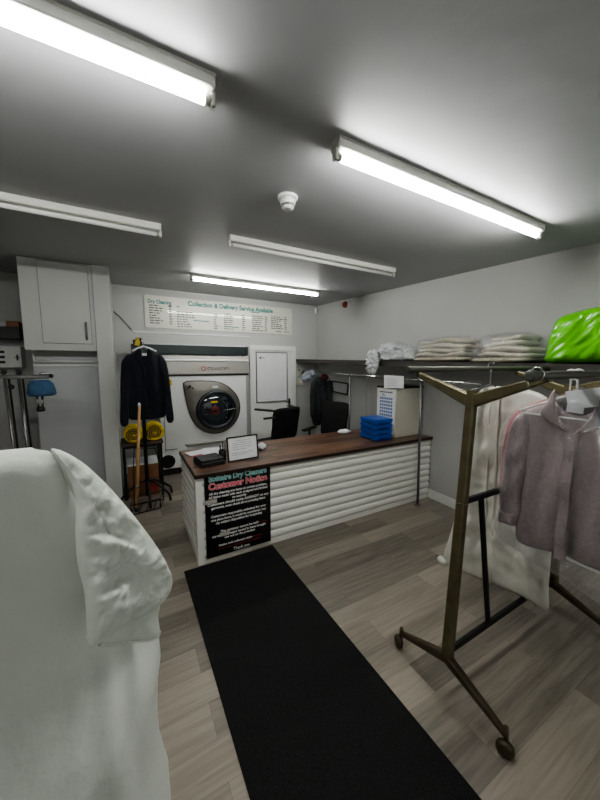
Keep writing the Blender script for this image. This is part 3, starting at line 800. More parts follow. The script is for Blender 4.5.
# ------------------------------------------------------------------ items on the shelf
cb = thing('plastic_bundle', 'crumpled clear plastic wrap spilling over the shelf edge', 'plastic wrap', (2.95, 2.95, shz(2.9)))
z = shz(2.95)
b = MB().use(M['crumple'])
for seed, sc_, dx in ((3, 1.0, 0), (11, .86, .02), (29, .7, .03)):
    b.puff([(3.14, z - .005), (3.16, z + .10), (3.06, z + .20), (2.90, z + .235), (2.74, z + .20), (2.62, z + .13), (2.57, z + .005)], lambda a, bb, d: V((2.96 + dx - d, a, bb)), .15 * sc_, .13 * sc_, amp=.11, ns=(11, 11), seed=seed, edge_amp=.10, n=110, rings=20)
b.build('loose_wrap', cb)
b = MB().use(M['crumple'])
for seed in (5, 17):
    b.puff([(3.13, z + .12), (3.15, z - .02), (3.14, z - .13), (3.09, z - .175), (3.01, z - .165), (2.96, z - .08), (2.95, z + .03), (3.02, z + .14)], lambda a, bb, d: V((2.755 - d, a, bb)), .03, .02, amp=.05, ns=(20, 20), seed=seed, edge_amp=.12, n=80, rings=12)
b.build('hanging_end', cb)

def blanket(y0, y1, seed, label, sag):
    zb = shz((y0 + y1) / 2) + .002; t = thing('folded_blanket', label, 'blanket', ((2.98), (y0 + y1) / 2, zb), 'cream blankets on the shelf')
    b = mb('blanket'); random.seed(seed); L = 5; hh = .045
    for k in range(L):
        w0 = y0 + random.uniform(.0, .05) + sag * k * .012; w1 = y1 - random.uniform(.0, .05) - k * .02 * (1 + sag)
        zz = zb + .022 + k * hh
        o = [(w0, 2.84), ((w0 + w1) / 2, 2.825), (w1, 2.84), (w1 + .015, 3.02), (w1, 3.20), ((w0 + w1) / 2, 3.21), (w0, 3.20), (w0 - .015, 3.02)]
        b.puff(o, lambda a, bb, d, zz=zz, k=k: V((bb, a, zz + d + (.012 * math.sin(a * 14 + k * 1.3 + seed) if k else 0))), .027, .0215 if k == 0 else .027, amp=.012 if k else 0, ns=(9, 9), seed=seed + k * 3, n=100, rings=12, power=.35, edge_amp=.03)
    b.build('blanket', t)
    b = mb('film2')
    b.puff([(y0 - .02, zb + .002), (y1 + .02, zb + .002), (y1 + .01, zb + .10), (y1 - .06, zb + .235), ((y0 + y1) / 2, zb + .262), (y0 + .05, zb + .245), (y0 - .02, zb + .12)], lambda a, bb, d: V((3.015 - d, a, bb)), .215, .20, amp=.014, ns=(15, 15), seed=seed, n=90, rings=16, power=.3, edge_amp=.02)
    b.build('plastic_wrap', t)
blanket(1.90, 2.52, 5, 'folded cream blanket in clear plastic beside the crumpled wrap', 0)
blanket(1.33, 1.83, 9, 'folded cream blanket in clear plastic beside the green bag', 1)

gbag = thing('green_bag', 'bright lime green plastic bag stuffed full on the shelf', 'bag', (2.98, .95, shz(.95)))
zb = shz(1.0) + .003
def gfold(a, b): return .030 * noise.noise(V((a * 9, b * 5, 2))) + .016 * noise.noise(V((a * 22 + b * 18, b * 11, 5)))
b = mb('lime').puff([(1.275, zb + .002), (1.30, zb + .07), (1.297, zb + .15), (1.275, zb + .26), (1.235, zb + .345), (1.13, zb + .382), (.97, zb + .400), (.75, zb + .40), (.56, zb + .35), (.50, zb + .15), (.55, zb + .002), (.9, zb + .001)], lambda a, bb, d: V((3.0 - d, a - .055, max(bb, zb))), .19, .185, amp=.0, n=130, rings=30, power=.28, p=4.5, fold=gfold)
b.build('bag', gbag)
b = mb('lime').puff([(1.285, zb + .02), (1.30, zb + .10), (1.27, zb + .21), (1.235, zb + .26), (1.235, zb + .10), (1.25, zb + .012)], lambda a, bb, d: V((2.97 - d, a - .055, bb)), .018, amp=.02, ns=(30, 12), n=50, rings=8)
b.build('folded_corner', gbag)

# ------------------------------------------------------------------ bronze clothes rack
rk = thing('clothes_rack', 'bronze metal garment rack on castors with two parallel top rails', 'clothes rack', (1.85, .87, 0))
def end_frame(xb, xt, near):
    up = mb('bronze').bar((xb, .87, .17), (xt, .87, 1.505), .052, .040, up=(1, 0, 0), w2=.042, h2=.040)
    u = up.build('upright', rk)
    if near:
        mb('chrome').lathe([(.034, -.002), (.034, .002)], (xb + (xt - xb) * .605, .87, .975), (.04, 0, 1), 4).build('joint_band', u)
    for sy in (-1, 1):
        a = mb('bronze').bar((xt, .87 + sy * .0, 1.455), (xt - .01, .87 + sy * .30, 1.572), .04, .062, w2=.03, h2=.026)
        a.build('rail_arm', rk)
        f = mb('bronzedark').bar((xb, .87, .185), (xb - .005, .87 + sy * .285, .085), .042, .05, w2=.024, h2=.026)
        ft = f.build('foot', rk)
        c = V((xb - .005, .87 + sy * .292, .034))
        mb('bronzedark').tube([c + V((0, -sy * .004, .01)), c + V((.0, -sy * .008, .085))], .010, 8).build('castor_stem', ft)
        w = mb('bronzedark').lathe([(.008, -.019), (.026, -.017), (.034, -.009), (.034, .009), (.026, .017), (.008, .019)], c + V((-.012, 0, 0)), (1, -.45 * sy, 0), 22)
        w.build('castor', ft)
end_frame(1.318, 1.392, True)
end_frame(2.40, 2.36, False)
mb('railgrey').tube([(1.295, 1.17, 1.598), (2.84, 1.17, 1.594)], .0165, 14).build('top_rail', rk)
tr = mb('railgrey').tube([(1.262, .578, 1.582), (2.84, .578, 1.582)], .0165, 14)
rl = tr.build('top_rail', rk)
mb('railgrey').lathe([(.012, -.012), (.020, -.010), (.023, 0), (.021, .012), (.016, .02)], (1.262, .578, 1.582), (1, 0, 0), 22).build('end_knob', rl)
mb('blackmetal').bar((1.365, .87, .975), (2.375, .87, .965), .022, .028).build('middle_bar', rk)
mb('blackmetal').bar((1.335, .87, .215), (2.40, .87, .225), .022, .030).build('lower_bar', rk)
mb('blackmetal').bar((1.515, .87, .965), (1.66, .87, .225), .022, .022, up=(0, 1, 0)).build('strut', rk)
mb('blackmetal').bar((2.27, .87, .50), (2.28, .87, .225), .022, .022, up=(0, 1, 0)).build('strut', rk)

# white garment bag
gb2 = thing('garment_bag', 'long white fabric garment bag hanging on the bronze rack', 'garment bag', (2.02, 1.1, .13))
gol = [(1.10, 1.49), (1.19, 1.475), (1.235, 1.40), (1.258, 1.188), (1.295, .80), (1.345, .487), (1.405, .215), (1.400, .145), (1.222, .168), (1.053, .204), (.877, .232), (.748, .240), (.750, .40), (.755, .774), (.775, 1.20), (.82, 1.42), (.95, 1.485)]
def bfold(a, b): return .012 * math.sin(a * 30 + b * 4.2) * (1.2 - .5 * b) + .022 * noise.noise(V((a * 8 + b * 4, b * 7, 1))) + .008 * noise.noise(V((a * 24, b * 20, 4)))
b = mb('bag').puff(gol, side(2.02), .030, .030, amp=.012, ns=(9, 7), n=150, rings=26, fold=bfold, power=.3)
b.build('bag', gb2)
b = mb('bag').tube([(1.984, 1.075 - .03 * k / 10, 1.46 - 1.24 * k / 10) for k in range(11)], .006, 6)
b.build('zip_seam', gb2)
b = mb('bag').tube([(1.984, 1.125 - .03 * k / 10, 1.46 - 1.24 * k / 10) for k in range(11)], .0045, 6)
b.build('seam', gb2)
b = mb('bag').lathe([(.010, -.035), (.024, -.030), (.026, .026), (.010, .03)], (2.0, 1.405, .165), (.25, .95, .1), 16)
b.build('rolled_corner', gb2)
wire_hanger(gb2, (2.02, 1.15, 1.50), .18, .07, .137, (0, 1, 0), 'chrome')

# shirts on the near rail
def shirt(x, yc, label, m, md, detail, loc_group=None):
    t = thing('shirt', label, 'shirt', (x, yc, .73))
    S = side(x)
    sc = 1.0
    ol_ = [(yc - .085, 1.455), (yc - .03, 1.425), (yc + .03, 1.425), (yc + .085, 1.455), (yc + .205, 1.395), (yc + .235, 1.30), (yc + .185, 1.12), (yc + .192, .95), (yc + .205, .77), (yc + .17, .728), (yc + .07, .745), (yc, .762), (yc - .07, .758), (yc - .17, .77), (yc - .20, .82), (yc - .180, .95), (yc - .185, 1.12), (yc - .235, 1.30), (yc - .205, 1.395)]
    def fold(a, b):
        return .020 * math.sin((a - yc) * 42 + math.sin(b * 6) * 1.2) * max(.15, min(1, (1.40 - b) * 2)) + .012 * noise.noise(V((a * 11, b * 4, 7)))
    b = mb(m).puff(ol_, S, .038, .03, amp=.006, ns=(14, 6), n=150, rings=24, fold=fold, power=.4)
    b.build('body', t)
    for sy in (-1, 1):
        o = [(yc + sy * .19, 1.395), (yc + sy * .245, 1.345), (yc + sy * .268, 1.20), (yc + sy * .272, 1.03), (yc + sy * .268, .87), (yc + sy * .255, .822), (yc + sy * .215, .83), (yc + sy * .185, .865), (yc + sy * .185, 1.02), (yc + sy * .17, 1.15), (yc + sy * .165, 1.30)]
        def sfold(a, b): return .012 * noise.noise(V((a * 22 + b * 6, b * 9, 3 + sy)))
        b = mb(m).puff(o, lambda a, bb, d: V((x - .022 - d - .02 * (1.4 - bb), a, bb)), .032, amp=.004, ns=(20, 8), n=90, rings=14, fold=sfold, power=.45)
        s_ = b.build('sleeve', t)
        if detail:
            b = mb(m).puff([(yc + sy * .19, .885), (yc + sy * .272, .89), (yc + sy * .270, .815), (yc + sy * .195, .818)], lambda a, bb, d: V((x - .032 - d, a, bb)), .032, n=50, rings=8, power=.3, smooth_outline=False)
            b.build('cuff', s_)
    if detail:
        # collar: inside band, two wings
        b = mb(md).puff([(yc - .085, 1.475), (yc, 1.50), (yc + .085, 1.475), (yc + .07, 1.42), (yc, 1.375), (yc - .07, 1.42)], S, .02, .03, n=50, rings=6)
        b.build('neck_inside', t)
        b = mb('paper').box((x - .024, yc + .005, 1.432), (.003, .06, .030), .001, Euler((.06, 0, 0)).to_matrix()); b.build('neck_label', t)
        for sy in (-1, 1):
            o = [(yc + sy * .075, 1.515), (yc + sy * .10, 1.455), (yc + sy * .125, 1.405), (yc + sy * .095, 1.375), (yc + sy * .045, 1.345), (yc + sy * .012, 1.335), (yc + sy * .045, 1.38), (yc + sy * .066, 1.44)]
            b = mb(m).puff(o, lambda a, bb, d: V((x - .048 - d, a, bb)), .011, n=60, rings=8, power=.35)
            b.build('collar_wing', t)
        b = mb(m).grid([[(x - .062 - .006 * math.sin(zz * 30), yc + dy, zz) for zz in [1.335 - k * .024 for k in range(25)]] for dy in (.018, .0, -.018)])
        b.grid([[(x - .038, yc + dy, zz) for zz in [1.335 - k * .024 for k in range(25)]] for dy in (.020, -.020)])
        b.build('placket', t)
        for k in range(6): mb('button').lathe([(.0055, 0), (.0055, .003), (.003, .0035)], (x - .064 - .006 * math.sin((1.31 - k * .095) * 30), yc, 1.31 - k * .095), (-1, 0, 0), 12).build('button', t)
    return t
sh1 = shirt(1.70, .585, 'mauve checked long-sleeved shirt on a white wire hanger', 'shirt', 'shirtdark', True)
wire_hanger(sh1, (1.66, .585, 1.505), .21, .10, .097, (0, 1, 0), 'white', .0045)
tg = mb('paper').box((1.635, .548, 1.485), (.003, .115, .075), .001, Euler((-.22, .0, .1)).to_matrix()); tg.build('paper_tag', sh1)
tg = mb('capblue').box((1.628, .478, 1.45), (.002, .045, .15), .001, Euler((.05, 0, .1)).to_matrix()); tg.build('care_ticket', sh1)
sh2 = shirt(1.83, .66, 'pink shirt hanging directly behind the mauve shirt', 'pinkshirt', 'pinkshirt', False)
wire_hanger(sh2, (1.80, .66, 1.46), .2, .08, .14, (0, 1, 0), 'white', .004)
pc = thing('garment_cover', 'clear plastic garment cover hanging over the mauve shirt', 'plastic cover', (1.66, .585, .62))
def cfold(a, b): return .020 * math.sin(a * 30 + b * 2) * max(0, min(1, (1.2 - b) * 1.4)) + .02 * noise.noise(V((a * 8, b * 6, 4)))
b = mb('film').puff([(.585, 1.53), (.64, 1.50), (.80, 1.415), (.87, 1.35), (.885, 1.1), (.88, .85), (.86, .735), (.70, .68), (.55, .66), (.40, .62), (.29, .62), (.285, .9), (.29, 1.34), (.37, 1.415), (.53, 1.50)], side(1.70), .115, .08, amp=0, n=140, rings=20, fold=cfold, power=.35)
b.build('film', pc)
hk = tag(mb('chrome').tube([(1.30, .58, 1.565), (1.30, .56, 1.57), (1.30, .553, 1.59), (1.30, .565, 1.61), (1.30, .585, 1.612), (1.30, .602, 1.595), (1.30, .605, 1.56), (1.30, .60, 1.535)], .003, 6).build('wire_hook'), 'bare wire hook hanging by the rack rail end knob', 'hook')

# ------------------------------------------------------------------ white duvet hung up near the camera
dv = thing('duvet', 'thick white duvet hanging with one corner folded over', 'duvet', (-.4, .80, 0))
rows = []
zs = [-.757, -.74, -.70, -.6, -.5, -.4, -.3, -.2, -.1, 0.004, .03, .06, .10, .16, .22, .28, .34, .40, .46, .52, .58, .64, .70, .76, .82, .88, .94, 1.0, 1.06, 1.12, 1.18, 1.23, 1.27, 1.30, 1.325, 1.343, 1.354, 1.360]
def lerp_tab(z, tab):
    for (z0, a), (z1, b) in zip(tab, tab[1:]):
        if z <= z1: 
            t = max(0, min(1, (z - z0) / (z1 - z0))); t = t * t * (3 - 2 * t); return a + (b - a) * t
    return tab[-1][1]
XR = [(0, .066), (.14, .066), (.30, .040), (.42, .043), (.52, .064), (.60, .062), (.66, .050), (.74, .045), (.82, -.02), (.95, -.10), (1.15, -.145), (1.29, -.19), (1.335, -.215), (1.36, -.27)]
YF = [(0, .90), (.2, .93), (.36, .99), (.48, 1.085), (.58, 1.165), (.70, 1.185), (1.0, 1.185), (1.2, 1.18), (1.28, 1.185), (1.325, 1.205), (1.35, 1.235), (1.36, 1.26)]
YB = [(0, 1.33), (.6, 1.34), (1.2, 1.33), (1.30, 1.315), (1.345, 1.29), (1.36, 1.262)]
for z in zs:
    xr = lerp_tab(z, XR); yf = lerp_tab(z, YF); yb = lerp_tab(z, YB); row = []
    xl = -1.35
    n1 = 70
    for k in range(n1 + 1):
        u = k / n1; x = xl + (xr - xl) * (1 - (1 - u) ** 1.6)
        e = min(1, (xr - x) / .10); r = math.sqrt(max(0, 1 - (1 - e) ** 2))
        ym = (yf + yb) / 2
        y = ym - (ym - yf) * r
        fz = min(1, max(0, (1.3 - z) * 3))
        y += fz * r * (.012 * noise.noise(V((x * 3, z * 3, 1))) + .006 * noise.noise(V((x * 9, z * 7, 4))) - .012 * abs(noise.noise(V((x * 11, z * 6 + x * 5, 9)))) * min(1, max(.25, (.62 - z) * 5 + .25)))
        # swelling of the lower fold
        sw = .66 - .20 * max(0, min(1, (-.02 - x) / .30)) 
        y -= .046 * math.exp(-((z - (sw - .15)) / .10) ** 2) * r
        y += .026 * math.exp(-((z - sw) / .03) ** 2) * r * (1 if x > -.5 else .6)
        y += .010 * r * math.sin(x * 60 + z * 9) * max(0, min(1, (x + .22) * 8)) * max(0, min(1, (.78 - z) * 4))
        row.append(V((x, y, z)))
    for k in range(1, 30):
        u = k / 30; x = xr + (xl - xr) * u
        e = min(1, (xr - x) / .10); r = math.sqrt(max(0, 1 - (1 - e) ** 2)); ym = (yf + yb) / 2
        row.append(V((x, ym + (yb - ym) * r, z)))
    rows.append(row)
mb('duvet').grid(rows, True, True, True).build('hanging_sheet', dv)
# puffy turned-back corner
FL = [(-.222, 1.258, 1.346), (-.185, 1.245, 1.338), (-.13, 1.22, 1.292), (-.063, 1.18, 1.211), (.004, 1.14, 1.108), (.058, 1.1, 1.018), (.090, 1.08, .940), (.100, 1.08, .878), (.076, 1.07, .838), (.031, 1.05, .826), (-.04, 1.02, .834), (-.103, 1.0, .828), (-.130, 1.0, .824), (-.134, 1.03, .915), (-.138, 1.05, .965), (-.152, 1.08, 1.042), (-.155, 1.11, 1.122), (-.153, 1.15, 1.2), (-.175, 1.2, 1.287)]
fn = V((.42, -.80, .34)).normalized()
o = []
N = len(FL)
for i in range(N):
    p0, p1, p2, p3 = [V(FL[(i + k) % N]) for k in (-1, 0, 1, 2)]
    for k in range(12):
        t = k / 12; o.append(.5 * ((2*p1) + (p2-p0)*t + (2*p0-5*p1+4*p2-p3)*t*t + (3*p1-p0-3*p2+p3)*t*t*t))
cen = V((-.055, 1.085, 1.0))
b = mb('duvet'); RN = 40
def fpt(p, k, sgn):
    s_ = k / RN; c = cen.lerp(p, s_); h = (1 - s_ ** 2.6) ** .5
    wr = 0
    if sgn > 0:
        ed = min(1, (1 - s_) * 4)
        # creases gather towards the inner hem
        t = c.z * 46 + c.x * 22 + 2.2 * noise.noise(c * 7)
        t += 3 * noise.noise(c * 12)
        wr = (.012 * math.sin(t) * math.exp(-((c.x + .075) / .05) ** 2) + .014 * noise.noise(c * 15) + .006 * noise.noise(V((c.x * 26 + c.z * 14, c.y * 26, c.z * 44))) + .019 * abs(noise.noise(V((c.x * 14 + c.z * 7, c.y * 12, c.z * 22 - c.x * 10)))) + .012 * abs(noise.noise(V((c.x * 40 + 3, c.y * 30, c.z * 60 - c.x * 30))))) * ed
    return c + fn * (sgn * (.062 if sgn > 0 else .03) * h + wr)
for sgn in (1, -1):
    rows = [[fpt(p, k, sgn) for p in o] for k in range(1, RN + 1)]
    b.grid(rows, True, True)
    f_ = b.bm.faces.new([b.bm.verts.new(p) for p in rows[0]]); b._mark([f_], True)
b.build('turned_back_corner', dv)
LN = [(-.135, 1.01, .85), (-.05, 1.05, .86), (.03, 1.08, .86), (.066, 1.10, .82), (.056, 1.10, .765), (.058, 1.09, .715), (.04, 1.075, .705), (-.03, 1.05, .748), (-.10, 1.015, .800)]
b = mb('duvet')
cl3 = lambda P_, n: [(.5 * ((2*V(P_[i])) + (V(P_[(i+1) % len(P_)])-V(P_[i-1]))*t + (2*V(P_[i-1])-5*V(P_[i])+4*V(P_[(i+1) % len(P_)])-V(P_[(i+2) % len(P_)]))*t*t + (3*V(P_[i])-V(P_[i-1])-3*V(P_[(i+1) % len(P_)])+V(P_[(i+2) % len(P_)]))*t**3)) for i in range(len(P_)) for t in [k / n for k in range(n)]]
ol3 = cl3(LN, 8); c3 = sum(ol3, V()) / len(ol3)
for sgn in (1, -1):
    rows = []
    for k in range(1, 13):
        u = k / 12
        rows.append([c3.lerp(p, u) + fn * (sgn * .022 * (1 - u ** 3) ** .5 + (.006 * noise.noise(c3.lerp(p, u) * 22) + .004 * math.sin(c3.lerp(p, u).x * 90)) * (1 - u)) for p in ol3])
    b.grid(rows, True, True); f_ = b.bm.faces.new([b.bm.verts.new(p) for p in rows[0]]); b._mark([f_], True)
b.build('hem_fold', dv)
b = mb('duvet').tube([V(p) for p in ol3[40:66]], .0045, 8)
b.build('hem_piping', dv)

KD = .68
for ch in dv.children:
    me = ch.data; base = WORLD[dv.name]
    for v in me.vertices:
        w_ = v.co + base; w_ = V((w_.x * KD, w_.y * KD, 1.62 + (w_.z - 1.62) * KD)); v.co = w_ - base

# ------------------------------------------------------------------ black mat
tag(mb('mat').lohi((.325, -1.2, .0005), (1.081, 2.452, .010), .004).build('floor_mat'), 'long black ribbed rubber runner mat on the wood floor', 'mat')

# ------------------------------------------------------------------ wall cupboard by the pillar
cu = thing('wall_cupboard', 'white wall cupboard hung high beside the pillar', 'cupboard', (-.55, 4.27, 1.768))
ctop = cz(4.13) - .004
mb('cupboard').lohi((-.868, 4.145, 1.768), (-.254, 4.404, ctop), .004).build('carcass', cu)
dd = mb('cupboard').lohi((-.712, 4.128, 1.845), (-.292, 4.146, ctop - .02), .003).build('door', cu)
h = mb('darksteel').tube([(-.335, 4.128, 1.89), (-.335, 4.098, 1.90), (-.335, 4.098, 2.06), (-.335, 4.128, 2.07)], .010, 8); h.build('handle', dd)
g = mb('ink')
g.lohi((-.716, 4.142, 1.841), (-.711, 4.1455, ctop - .016)); g.lohi((-.716, 4.142, ctop - .02), (-.288, 4.1455, ctop - .011)); g.lohi((-.716, 4.142, 1.840), (-.288, 4.1455, 1.8445)); g.lohi((-.292, 4.142, 1.84), (-.289, 4.1455, ctop - .016))
g.build('door_gap', cu)
mb('panelgrey').lohi((-.283, 4.140, 1.80), (-.262, 4.147, ctop)).build('hinge_strip', cu)
tr_ = thing('towel_rail', 'slim white hanging rail fixed below the wall cupboard', 'rail', (-.55, 4.37, 1.64))
mb('white').tube([(-.84, 4.36, 1.655), (-.262, 4.36, 1.655)], .012, 10).build('rail', tr_)
mb('white').tube([(-.84, 4.36, 1.655), (-.845, 4.36, 1.68), (-.85, 4.36, 1.768)], .009, 8).build('bracket', tr_)
mb('white').lohi((-.86, 4.385, 1.60), (-.262, 4.404, 1.625), .003).build('back_strip', tr_)

# alcove at the far side
ash = thing('alcove_shelf', 'dark painted shelf with orange wood end beyond the wall cupboard', 'shelf', (-1.5, 5.0, 1.92))
mb('alcove').lohi((X0, 4.9, 1.925), (-1.06, 5.19, 2.06), .004).build('board', ash)
mb('woodred').lohi((-1.17, 4.885, 2.06), (-1.058, 5.19, 2.125), .004).build('end_block', ash)
mb('panelgrey').lohi((X0, 4.895, 2.06), (-1.172, 5.18, 2.115), .003).build('top_board', ash)
eb = thing('control_box', 'white wall control box with dark slots below the dark shelf', 'control box', (-1.2, 5.1, 1.58))
mb('white').lohi((-1.62, 5.0, 1.585), (-1.085, 5.195, 1.842), .01).build('casing', eb)
s = mb('black')
for k in range(3): s.lohi((-1.29, 4.994, 1.635 + k * .06), (-1.235, 5.001, 1.665 + k * .06), .002)
s.lohi((-1.13, 4.994, 1.67), (-1.115, 5.001, 1.74), .002); s.lohi((-1.145, 4.994, 1.705), (-1.10, 5.001, 1.712), .001)
s.build('slots', eb)

ps = thing('finishing_stand', 'grey steel finishing stand with two uprights and a side arm', 'stand', (-.85, 3.6, 0))
for x in (-.905, -.812):
    p = mb('darksteel').tube([(x + .03, 3.6, .02), (x, 3.6, 1.50)], .012, 10)
    p.use(M['blackmetal']).bar((x + .052, 3.62, .02), (x + .022, 3.62, 1.50), .014, .02, up=(0, 1, 0))
    p.build('upright', ps)
a = mb('darksteel').bar((-1.15, 3.6, 1.515), (-.60, 3.6, 1.512), .03, .034); a.build('arm', ps)
mb('black').bar((-1.15, 3.6, .02), (-.55, 3.6, .02), .30, .04).build('base_plate', ps)
k = mb('black')
for x, z in ((-.86, 1.43), (-.90, 1.555), (-.80, 1.555)): k.lathe([(.02, 0), (.022, .02), (.014, .03)], (x, 3.585, z), (0, -1, 0), 14)
k.build('knob', ps)
k = mb('chrome').tube([(-.665, 3.6, 1.53), (-.655, 3.6, 1.545), (-.60, 3.6, 1.535)], .012, 8); k.use(M['black']).lathe([(.016, 0), (.02, .02), (.012, .03)], (-.60, 3.6, 1.52), (1, 0, 0), 12); k.build('clamp', ps)
bp_ = thing('puff_iron', 'blue padded dome pad hanging on the grey steel stand arm', 'pad', (-.67, 3.56, 1.2))
mb('bluepad').lathe([(.02, .14), (.06, .137), (.085, .11), (.100, .06), (.106, .02), (.09, 0), (.03, -.002)], (-.655, 3.56, 1.345), n=36).build('pad', bp_)
p = mb('chrome').tube([(-.69, 3.56, 1.345), (-.688, 3.56, 1.24)], .009, 8); p.tube([(-.655, 3.56, 1.345), (-.657, 3.56, 1.24)], .009, 8)
p.use(M['black']).lathe([(.03, 0), (.032, .03), (.02, .045)], (-.672, 3.56, 1.205), n=14); p.build('stem', bp_)

# ------------------------------------------------------------------ corner by the machine: coat stand, table, rolls, broom
cst = thing('coat_stand', 'black metal coat stand pole on a spread-legged base', 'coat stand', (.167, 4.06, 0))
mb('blackmetal').tube([(.165, 4.06, .06), (.168, 4.06, 1.0), (.172, 4.06, 1.915)], .021, 12).build('pole', cst)
for ang in (-.62, .27, 3.3, 4.75):
    dx, dy = math.cos(ang), math.sin(ang)
    mb('blackmetal').tube([(.165, 4.06, .24), (.165 + dx * .09, 4.06 + dy * .09, .235), (.165 + dx * .20, 4.06 + dy * .20, .16), (.165 + dx * .275, 4.06 + dy * .275, .09), (.165 + dx * .29, 4.06 + dy * .29, .012)], .013, 8).build('leg', cst)
c = mb('blackmetal').lohi((.10, 4.0, 1.83), (.165, 4.05, 1.90), .006); c.bar((.165, 4.06, 1.87), (.175, 3.94, 1.90), .018, .018); c.build('top_hook', cst)
mb('yellowclip').box((.145, 3.985, 1.875), (.05, .02, .09), .006, Euler((0, .25, 0)).to_matrix()).build('yellow_clip', cst)

jt = thing('navy_jacket', 'navy jacket on a hanger on the black coat stand', 'jacket', (.2, 4.0, .96))
JY = 3.955
def jf(a, b): return .014 * math.sin(a * 38 + b * 2) + .016 * noise.noise(V((a * 9, b * 4, 2)))
b = mb('navy').puff([(.13, 1.76), (.27, 1.76), (.38, 1.715), (.435, 1.62), (.42, 1.4), (.40, 1.2), (.395, 1.03), (.30, 1.0), (.10, 1.0), (.01, 1.03), (0.005, 1.2), (-.015, 1.4), (-.03, 1.62), (.025, 1.715)], front(JY), .05, .04, amp=.008, ns=(10, 4), n=120, rings=18, fold=jf, power=.38); b.build('body', jt)
for sx in (-1, 1):
    cx = .203
    o = [(cx + sx * .14, 1.725), (cx + sx * .19, 1.71), (cx + sx * .228, 1.62), (cx + sx * .248, 1.45), (cx + sx * .262, 1.2), (cx + sx * .272, .972), (cx + sx * .20, .965), (cx + sx * .185, 1.2), (cx + sx * .17, 1.5)]
    b = mb('navy').puff(o, lambda a, bb, d: V((a, JY - .012 - d - .028 * max(0, min(1, (1.7 - bb) * 2)), bb)), .034, amp=.010, ns=(16, 6), n=80, rings=12, power=.4); b.build('sleeve', jt)
    b = mb('navy').puff([(cx + sx * .03, 1.795), (cx + sx * .085, 1.775), (cx + sx * .09, 1.70), (cx + sx * .045, 1.60), (cx + sx * .012, 1.54), (cx + sx * .025, 1.68)], front(JY - .045), .016, n=40, rings=6); b.build('lapel', jt)
b = mb('black').tube([(cx - .272 + .265, JY - .066 - .01 * math.sin(k), 1.60 - k * .055) for k in range(11)], .004, 6); b.build('zip', jt)
mb('paper').box((.20, JY - .045, 1.735), (.05, .006, .03), .002).build('neck_label', jt)
hg = mb('paper').tube([(.08, JY, 1.77), (.14, JY, 1.80), (.20, JY, 1.825), (.27, JY, 1.80), (.33, JY, 1.77)], .011, 8); hg.use(M['chrome']).tube([(.20, JY, 1.825), (.20, JY, 1.87), (.19, JY - .01, 1.905), (.175, JY, 1.92), (.16, JY + .01, 1.905)], .004, 6); hg.build('hanger', jt)

sm = thing('side_table', 'small black metal table with brown top below the navy jacket', 'table', (.15, 4.35, 0))
mb('darkbrown').lohi((-.085, 4.15, .655), (.375, 4.56, .685), .005).build('table_top', sm)
fr = mb('blackmetal')
for y in (4.165, 4.545): fr.lohi((-.07, y - .01, .63), (.36, y + .01, .655))
fr.build('frame', sm)
for x, y in ((-.06, 4.17), (.345, 4.17), (-.06, 4.54), (.345, 4.54)): mb('blackmetal').lohi((x - .013, y - .013, 0), (x + .013, y + .013, .655), .002).build('leg', sm)

def roll(x, y, r, label, seed):
    t = thing('yellow_roll', label, 'cloth roll', (x, y, .685), 'rolled yellow cloths on the side table')
    z = .686 + r; rows = []
    for yy, s_ in ((y - .10, .80), (y - .105, .93), (y - .09, 1.0), (y, 1.02), (y + .12, 1.0), (y + .14, .9)):
        rows.append([V((x + r * s_ * math.cos(a) * 1.08 + .008 * noise.noise(V((math.cos(a) * 2, yy * 9, seed))), yy, max(.6862, z + r * s_ * math.sin(a) + .007 * noise.noise(V((math.sin(a) * 3, yy * 7, seed + 3)))))) for a in [2 * PI * k / 28 for k in range(28)]])
    mb('yellow').grid(rows, True, True, True).build('cloth', t)
    sp = mb('black').tube([(x + (r * .2 + r * .62 * k / 40) * math.cos(k * .42), y - .108, z + (r * .2 + r * .62 * k / 40) * math.sin(k * .42) * .9) for k in range(41)], .006, 6)
    sp.tube([(x + r * .9 * math.cos(a), y - .06, z + r * .95 * math.sin(a)) for a in [.3 + k * .2 for k in range(12)]], .007, 6)
    sp.build('dark_edge', t)
roll(.055, 4.30, .100, 'yellow and black rolled cloth directly behind the wooden pole', 1)
roll(.282, 4.30, .108, 'yellow and black rolled cloth closer to the machine', 5)
cbx = thing('cardboard_box', 'brown cardboard box with red print on the floor under the table', 'box', (.15, 4.35, 0))
mb('cardboard').lohi((-.03, 4.20, .001), (.31, 4.50, .40), .004).build('carton', cbx)
mb('paper').lohi((-.032, 4.195, .40), (.312, 4.505, .425), .004).build('white_lid', cbx)
mb('redpaint').lohi((.16, 4.1975, .05), (.29, 4.2005, .16)).build('print_patch', cbx)
br_ = thing('wooden_pole', 'pale wooden pole standing upright in front of the navy jacket', 'pole', (.05, 3.82, 0))
mb('broom').tube([(.037, 3.797, .012), (.122, 3.87, 1.165)], [.019, .015], 10).build('handle', br_)
mb('chrome').lathe([(.020, 0), (.020, .03)], (.0555, 3.813, .26), (.075, .064, 1), 12).build('collar', br_)
mb('black').lathe([(.021, 0), (.023, .015), (.021, .04)], (.0365, 3.7965, .001), n=14).build('foot_tip', br_)
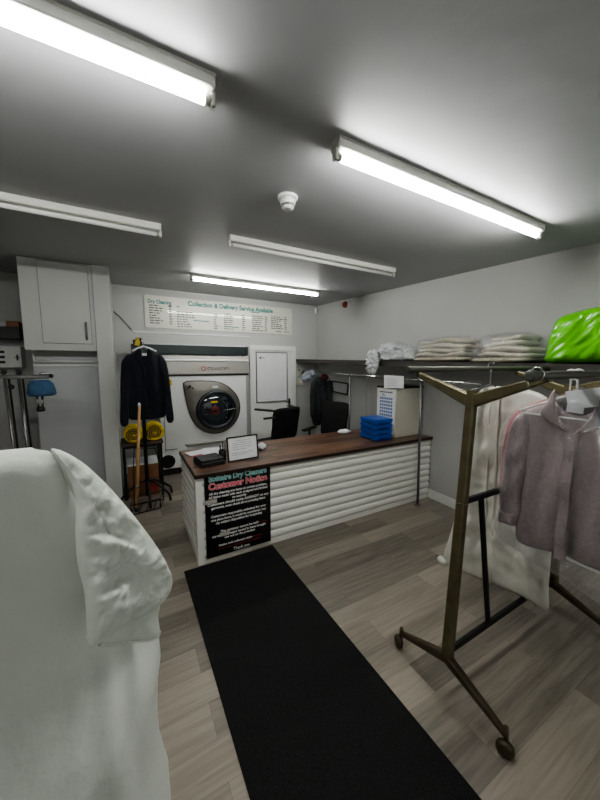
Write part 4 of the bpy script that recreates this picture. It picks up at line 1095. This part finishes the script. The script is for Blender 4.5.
mb('paper').lathe([(.014, 0), (.016, .03), (.006, .05)], (.121, 3.869, 1.155), n=10).build('end_cap', br_)
wr_ = thing('wire_basket', 'black wire floor rack standing in front of the side table', 'rack', (.13, 3.88, 0))
w = mb('blackmetal')
A_ = [(-.02, 3.70), (.275, 3.75), (.33, 3.98), (.02, 3.97)]
for z in (.007, .115):
    w.tube([(x, y, z) for x, y in A_], .006, 6, closed=True)
for x, y in A_: w.tube([(x, y, .001), (x, y, .115)], .006, 6)
for k in range(1, 4):
    w.tube([(-.02 + .295 * k / 4, 3.70 + .05 * k / 4, .007), (.02 + .31 * k / 4, 3.97 + .01 * k / 4, .007)], .005, 6)
w.build('wire_frame', wr_)
w = mb('blackmetal').tube([(.02, 3.97, .115), (.03, 4.0, .45), (.05, 4.0, .66), (.27, 4.0, .64), (.30, 3.98, .45), (.33, 3.98, .115)], .006, 6); w.build('wire_back', wr_)

# ------------------------------------------------------------------ light, world, camera
wd = bpy.data.worlds.new('world'); scene.world = wd; wd.use_nodes = True
wd.node_tree.nodes['Background'].inputs[0].default_value = (.8, .85, .9, 1); wd.node_tree.nodes['Background'].inputs[1].default_value = .05

cam = bpy.data.cameras.new('camera'); co = bpy.data.objects.new('camera', cam); COL.objects.link(co); scene.camera = co
F_, P_, YW, RL = 313.86, .11115, .50811, .001055
fw = V((math.sin(YW) * math.cos(P_), math.cos(YW) * math.cos(P_), -math.sin(P_)))
r0 = V((math.cos(YW), -math.sin(YW), 0)); u0 = r0.cross(fw)
rt = r0 * math.cos(RL) + u0 * math.sin(RL); upc = rt.cross(fw)
co.matrix_world = Matrix(((rt.x, upc.x, -fw.x, 0), (rt.y, upc.y, -fw.y, 0), (rt.z, upc.z, -fw.z, 1.62), (0, 0, 0, 1)))
cam.sensor_fit = 'HORIZONTAL'; cam.sensor_width = 36; cam.lens = 36 * F_ / 600; cam.clip_start = .02

scene.view_settings.view_transform = 'AgX'
try: scene.view_settings.look = 'AgX - Medium High Contrast'
except Exception: pass
scene.view_settings.exposure = 1.12
